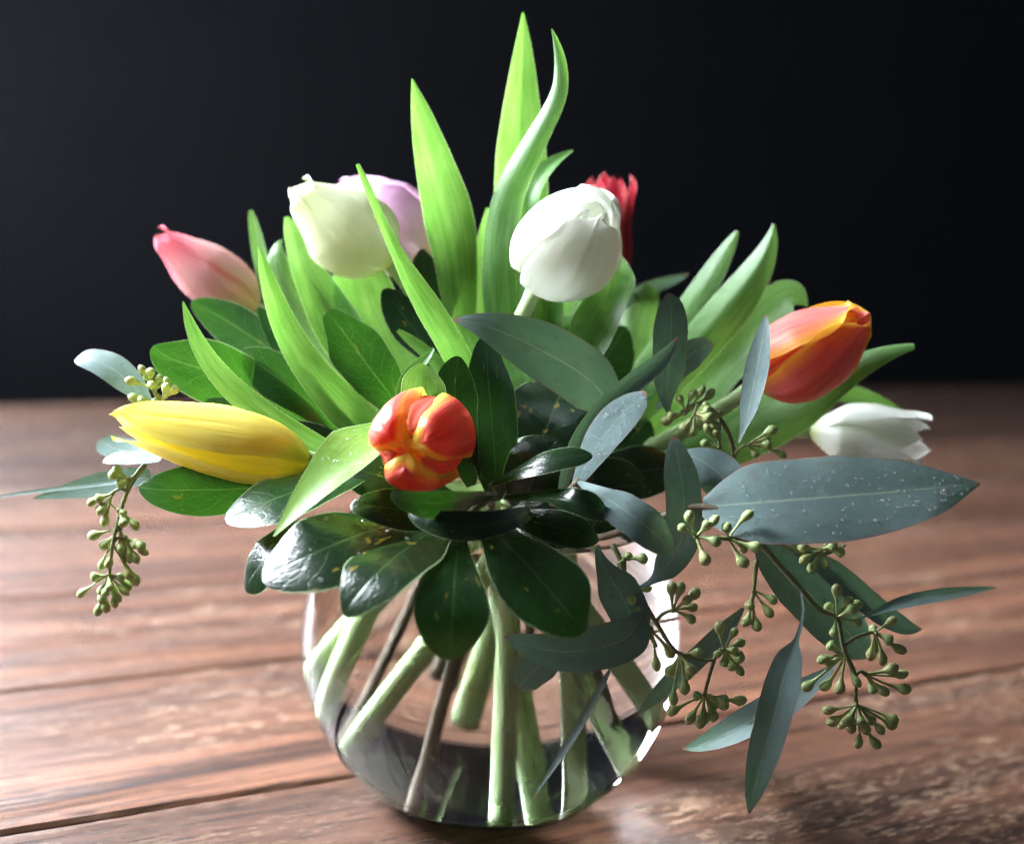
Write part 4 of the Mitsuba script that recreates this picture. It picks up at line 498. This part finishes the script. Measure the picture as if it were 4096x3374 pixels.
def petal(L, R, k, kind, tipr, seed, ns=56, nt=33):
    rng = np.random.default_rng(900 + seed)
    outer = k % 2 == 0
    x = np.linspace(0, 1, ns)
    s = (0.5 * x + 0.5 * np.sin(x * np.pi / 2))[:, None]
    t = np.linspace(-1, 1, nt)[None]
    s, t = np.broadcast_arrays(s, t)
    rr = (prof_open if kind == 'white_open' else prof_slim if kind in ('cream', 'pink', 'yellow') else prof)(s)
    tipv = tipr * (1.15 if outer else 0.7) * rng.uniform(0.75, 1.3)
    if kind != 'white_open':
        rr = np.where(s > 0.5, rr + (tipv - 0.26) * sst(0.5, 1.0, s), rr)
    if kind == 'flame_front':
        rr = np.where(s < 0.35, prof(s), np.cos((s - 0.35) / 0.65 * (1.34 if outer else 1.42)) ** 0.75)
    r0 = R * rr * (1.0 if outer else 0.85) + (0.0004 if outer else 0)
    half = R * ((0.98 if outer else 0.92) if kind != 'flame_front' else (0.90 if outer else 0.80)) * (0.86 if kind == 'yellow' else 1.0) * (width_open if kind == 'white_open' else width)(s) * rng.uniform(0.95, 1.05)
    ang = np.clip(half / np.maximum(r0, 0.35 * R), 0, 1.22) * t
    lift = R * (0.13 if outer else 0.06) * t ** 2 * sst(0.1, 0.6, s) * (1.4 if kind.startswith('flame') else 1.0)
    ridge = -R * 0.035 * np.exp(-(t / 0.09) ** 2) * sst(0.25, 0.7, s) * (1 - 0.5 * sst(0.9, 1, s))
    if kind == 'flame_front' and outer:
        lift = -R * 0.30 * np.clip(np.abs(t) - 0.5, 0, 1) ** 1.6 * 3 * sst(0.25, 0.6, s)
    wv = R * 0.05 * (meshkit.noise(np.stack([s * 4.5, np.sign(t) * 2 + seed * 1.7, 0 * s], -1), seed) - 0.5) * t ** 2 * 2
    r = np.maximum(r0 + lift + ridge + wv, 0.0004)
    top = L * (1.0 if outer else 0.955) * rng.uniform(0.955, 1.0)
    z = top * s - L * 0.015 * t ** 2 * sst(0.8, 1, s)
    if kind == 'flame_front':
        z = top * np.where(s < 0.4, s, 0.4 + 0.6 * np.sin((s - 0.4) / 0.6 * 1.75) ** 0.9) - (0.05 if outer else 0.12) * L * t ** 2 * sst(0.5, 1, s)
    th = math.radians(60 * k) + ang + rng.uniform(-0.06, 0.06)
    v = np.stack([r * np.cos(th), r * np.sin(th), z], -1)
    return v.reshape(-1, 3), grid_faces(ns, nt), petal_colour(kind, s.ravel(), t.ravel(), seed), np.c_[t.ravel() / 2 + 0.5, s.ravel() + seed]

for ti, (name, base, tip, R, kind, roll, tipr, path, neck, bottom) in enumerate(TULIPS):
    b, tp, R = np.array(base) / 1000, np.array(tip) / 1000, R / 1000
    ax = unit(tp - b)
    L = np.linalg.norm(tp - b)
    u = unit(np.cross(ax, [0, 0, 1.0]) if abs(ax[2]) < 0.95 else np.cross(ax, [0, 1.0, 0]))
    w = np.cross(ax, u)
    c, s = math.cos(math.radians(roll)), math.sin(math.radians(roll))
    M = np.stack([c * u + s * w, -s * u + c * w, ax], 0)
    for k in range(6):
        v, f, col, uv = petal(L, R, k, kind, tipr, ti * 6 + k)
        add(key_for(NAMES[name] + '__petal'), trimesh.Trimesh(v @ M + b, f, process=False), 'petal', smooth=True, color=col, uv=uv)
    pts = [b + ax * R * 0.12] + [np.array(p) / 1000 for p in path] + [np.array([neck[0], neck[1], 128.0]) / 1000] + [np.array(bottom) / 1000]
    pts.insert(-1, pts[-2] * 0.55 + pts[-1] * 0.45)
    n = len(pts)
    rad = np.interp(np.arange(n), [0, 1, n - 1], [0.0034, 0.0030, 0.0041])
    add(NAMES[name] + '__stem', tube(pts, rad, 18, 0.0025, 0.05, ti), 'green_stem', smooth=True)

# ---- woody stems
for wi, (name, path, neck, bottom) in enumerate(WOODY):
    pts = [np.array(p) / 1000 for p in path] + [np.array([neck[0], neck[1], 126.0]) / 1000, np.array(bottom) / 1000]
    n = len(pts)
    add(NAMES[name] + '__stem', tube(pts, np.interp(np.arange(n), [0, n - 1], [0.0011, 0.0021 if name in 'ABC' else 0.0016]), 12, 0.0015, 0.3, wi), 'bark', smooth=True)

# ---- seed clusters: twig with club-shaped pods
def pod(p0, p1, seed):
    rng = np.random.default_rng(seed)
    p0, p1 = np.array(p0) / 1000, np.array(p1) / 1000
    ln = np.linalg.norm(p1 - p0)
    body = min(max(ln, 0.007), 0.0105)
    g = rng.uniform(0.68, 1.0)
    pr = np.array([(0, 0.00045), (0.25, 0.0005), (0.48, 0.0008), (0.60, 0.0014), (0.70, 0.0019), (0.80, 0.00205), (0.90, 0.00165), (0.955, 0.0010), (0.985, 0.0004), (1.0, 0.0)])
    zz = ln - body * (1 - pr[:, 0])
    pr = np.c_[pr[:, 1] * g, zz]
    if ln > body * 1.05:
        pr = np.vstack([[0.00042, 0], pr])
    fine = np.linspace(0, 1, 26)
    cum = np.linspace(0, 1, len(pr))
    prof2 = np.maximum(PchipInterpolator(cum, pr)(fine), [[0, -1]])
    m = lathe(prof2, 12)
    ax = unit(p1 - p0)
    u = unit(np.cross(ax, [0.31, 0.9, 0.17]))
    M = np.stack([u, np.cross(ax, u), ax], 0)
    v = m.vertices @ M
    s = (m.vertices[:, 2] / ln)[:, None]
    v = v + u * (s * (1 - s)) * ln * rng.uniform(-0.22, 0.22)
    return trimesh.Trimesh(v + p0, m.faces, process=False)
sd = 0
for name, tw, clusters in SEEDS:
    key = key_for(NAMES[name] + '__seed_cluster')
    pts = np.array(tw) / 1000
    parts = [tube(pts, np.linspace(0.0010, 0.0006, len(pts)), 9, 0.0015, 0.15, sd)]
    for node, ends in clusters:
        nd = np.array(node) / 1000
        near = pts[np.argmin(np.linalg.norm(pts - nd, axis=1))]
        if np.linalg.norm(near - nd) > 0.0008:
            mid = (near + nd) / 2 + np.array([0, 0, 0.0012])
            parts.append(tube([near, mid, nd], 0.0006, 8, 0.001))
        parts.append(trimesh.creation.icosphere(2, 0.0009).apply_translation(nd))
    add(key, trimesh.util.concatenate(parts), 'twig', smooth=True)
    for node, ends in clusters:
        for e in ends:
            sd += 1
            add(key_for(key + '__seed_pod'), pod(node, e, sd), 'pod', smooth=True)

# ---- water drops on the leaves
ICO = trimesh.creation.icosphere(2, 1.0)
def drops(idx, n, lo, hi, lmin, lmax, seed, sign=1):
    rng = np.random.default_rng(seed)
    v, f = LEAF_SURF[idx]
    out = []
    for _ in range(n):
        i = int(np.clip(rng.uniform(lmin, lmax) ** 1.2 * (v.shape[0] - 2), 1, v.shape[0] - 2))
        j = int(np.clip(rng.uniform(0.12, 0.88) * (v.shape[1] - 1), 1, v.shape[1] - 2))
        c = v[i, j] + rng.uniform(0, 1) * (v[i, j + 1] - v[i, j]) + rng.uniform(0, 1) * (v[i + 1, j] - v[i, j])
        nrm = unit(np.cross(v[i, j + 1] - v[i, j], v[i + 1, j] - v[i, j]))
        if nrm @ f[i] * sign < 0:
            nrm = -nrm
        r = lo + (hi - lo) * rng.uniform(0, 1) ** 2.5
        a = unit(np.cross(nrm, [0.2, 0.3, 0.9]))
        M = np.stack([a, np.cross(nrm, a), nrm], 0)
        m = ICO.copy()
        m.vertices = (m.vertices * [r, r * rng.uniform(0.85, 1.1), r * 0.72]) @ M + c + nrm * r * 0.36
        out.append(m)
    return out
def leaf_index(word): return next(i for i, x in enumerate(LEAVES) if x[7] and word in x[7])
wet_leaves = [(leaf_index('largest blue grey'), 230, 0.00018, 0.00062, 0.08, 0.92), (leaf_index('pale shining'), 90, 0.0002, 0.0006, 0.25, 0.97),
              (leaf_index('pale bright green front'), 60, 0.0002, 0.0007, 0.35, 0.75), (leaf_index('holding one drop'), 1, 0.0011, 0.0012, 0.45, 0.5)]
allm = []
for i, (idx, n, lo, hi, l0, l1) in enumerate(wet_leaves):
    allm += drops(idx, n, lo, hi, l0, l1, 40 + i)
first_a = next(i for i, x in enumerate(LEAVES) if x[0] == 'A')
allm += drops(first_a, 12, 0.0004, 0.0011, 0.35, 0.85, 77)
add('water_drops', trimesh.util.concatenate(allm), 'drop', smooth=True)
labels['water_drops'] = {'label': 'fine clear water drops sprayed over the front leaves', 'category': 'water', 'kind': 'stuff'}
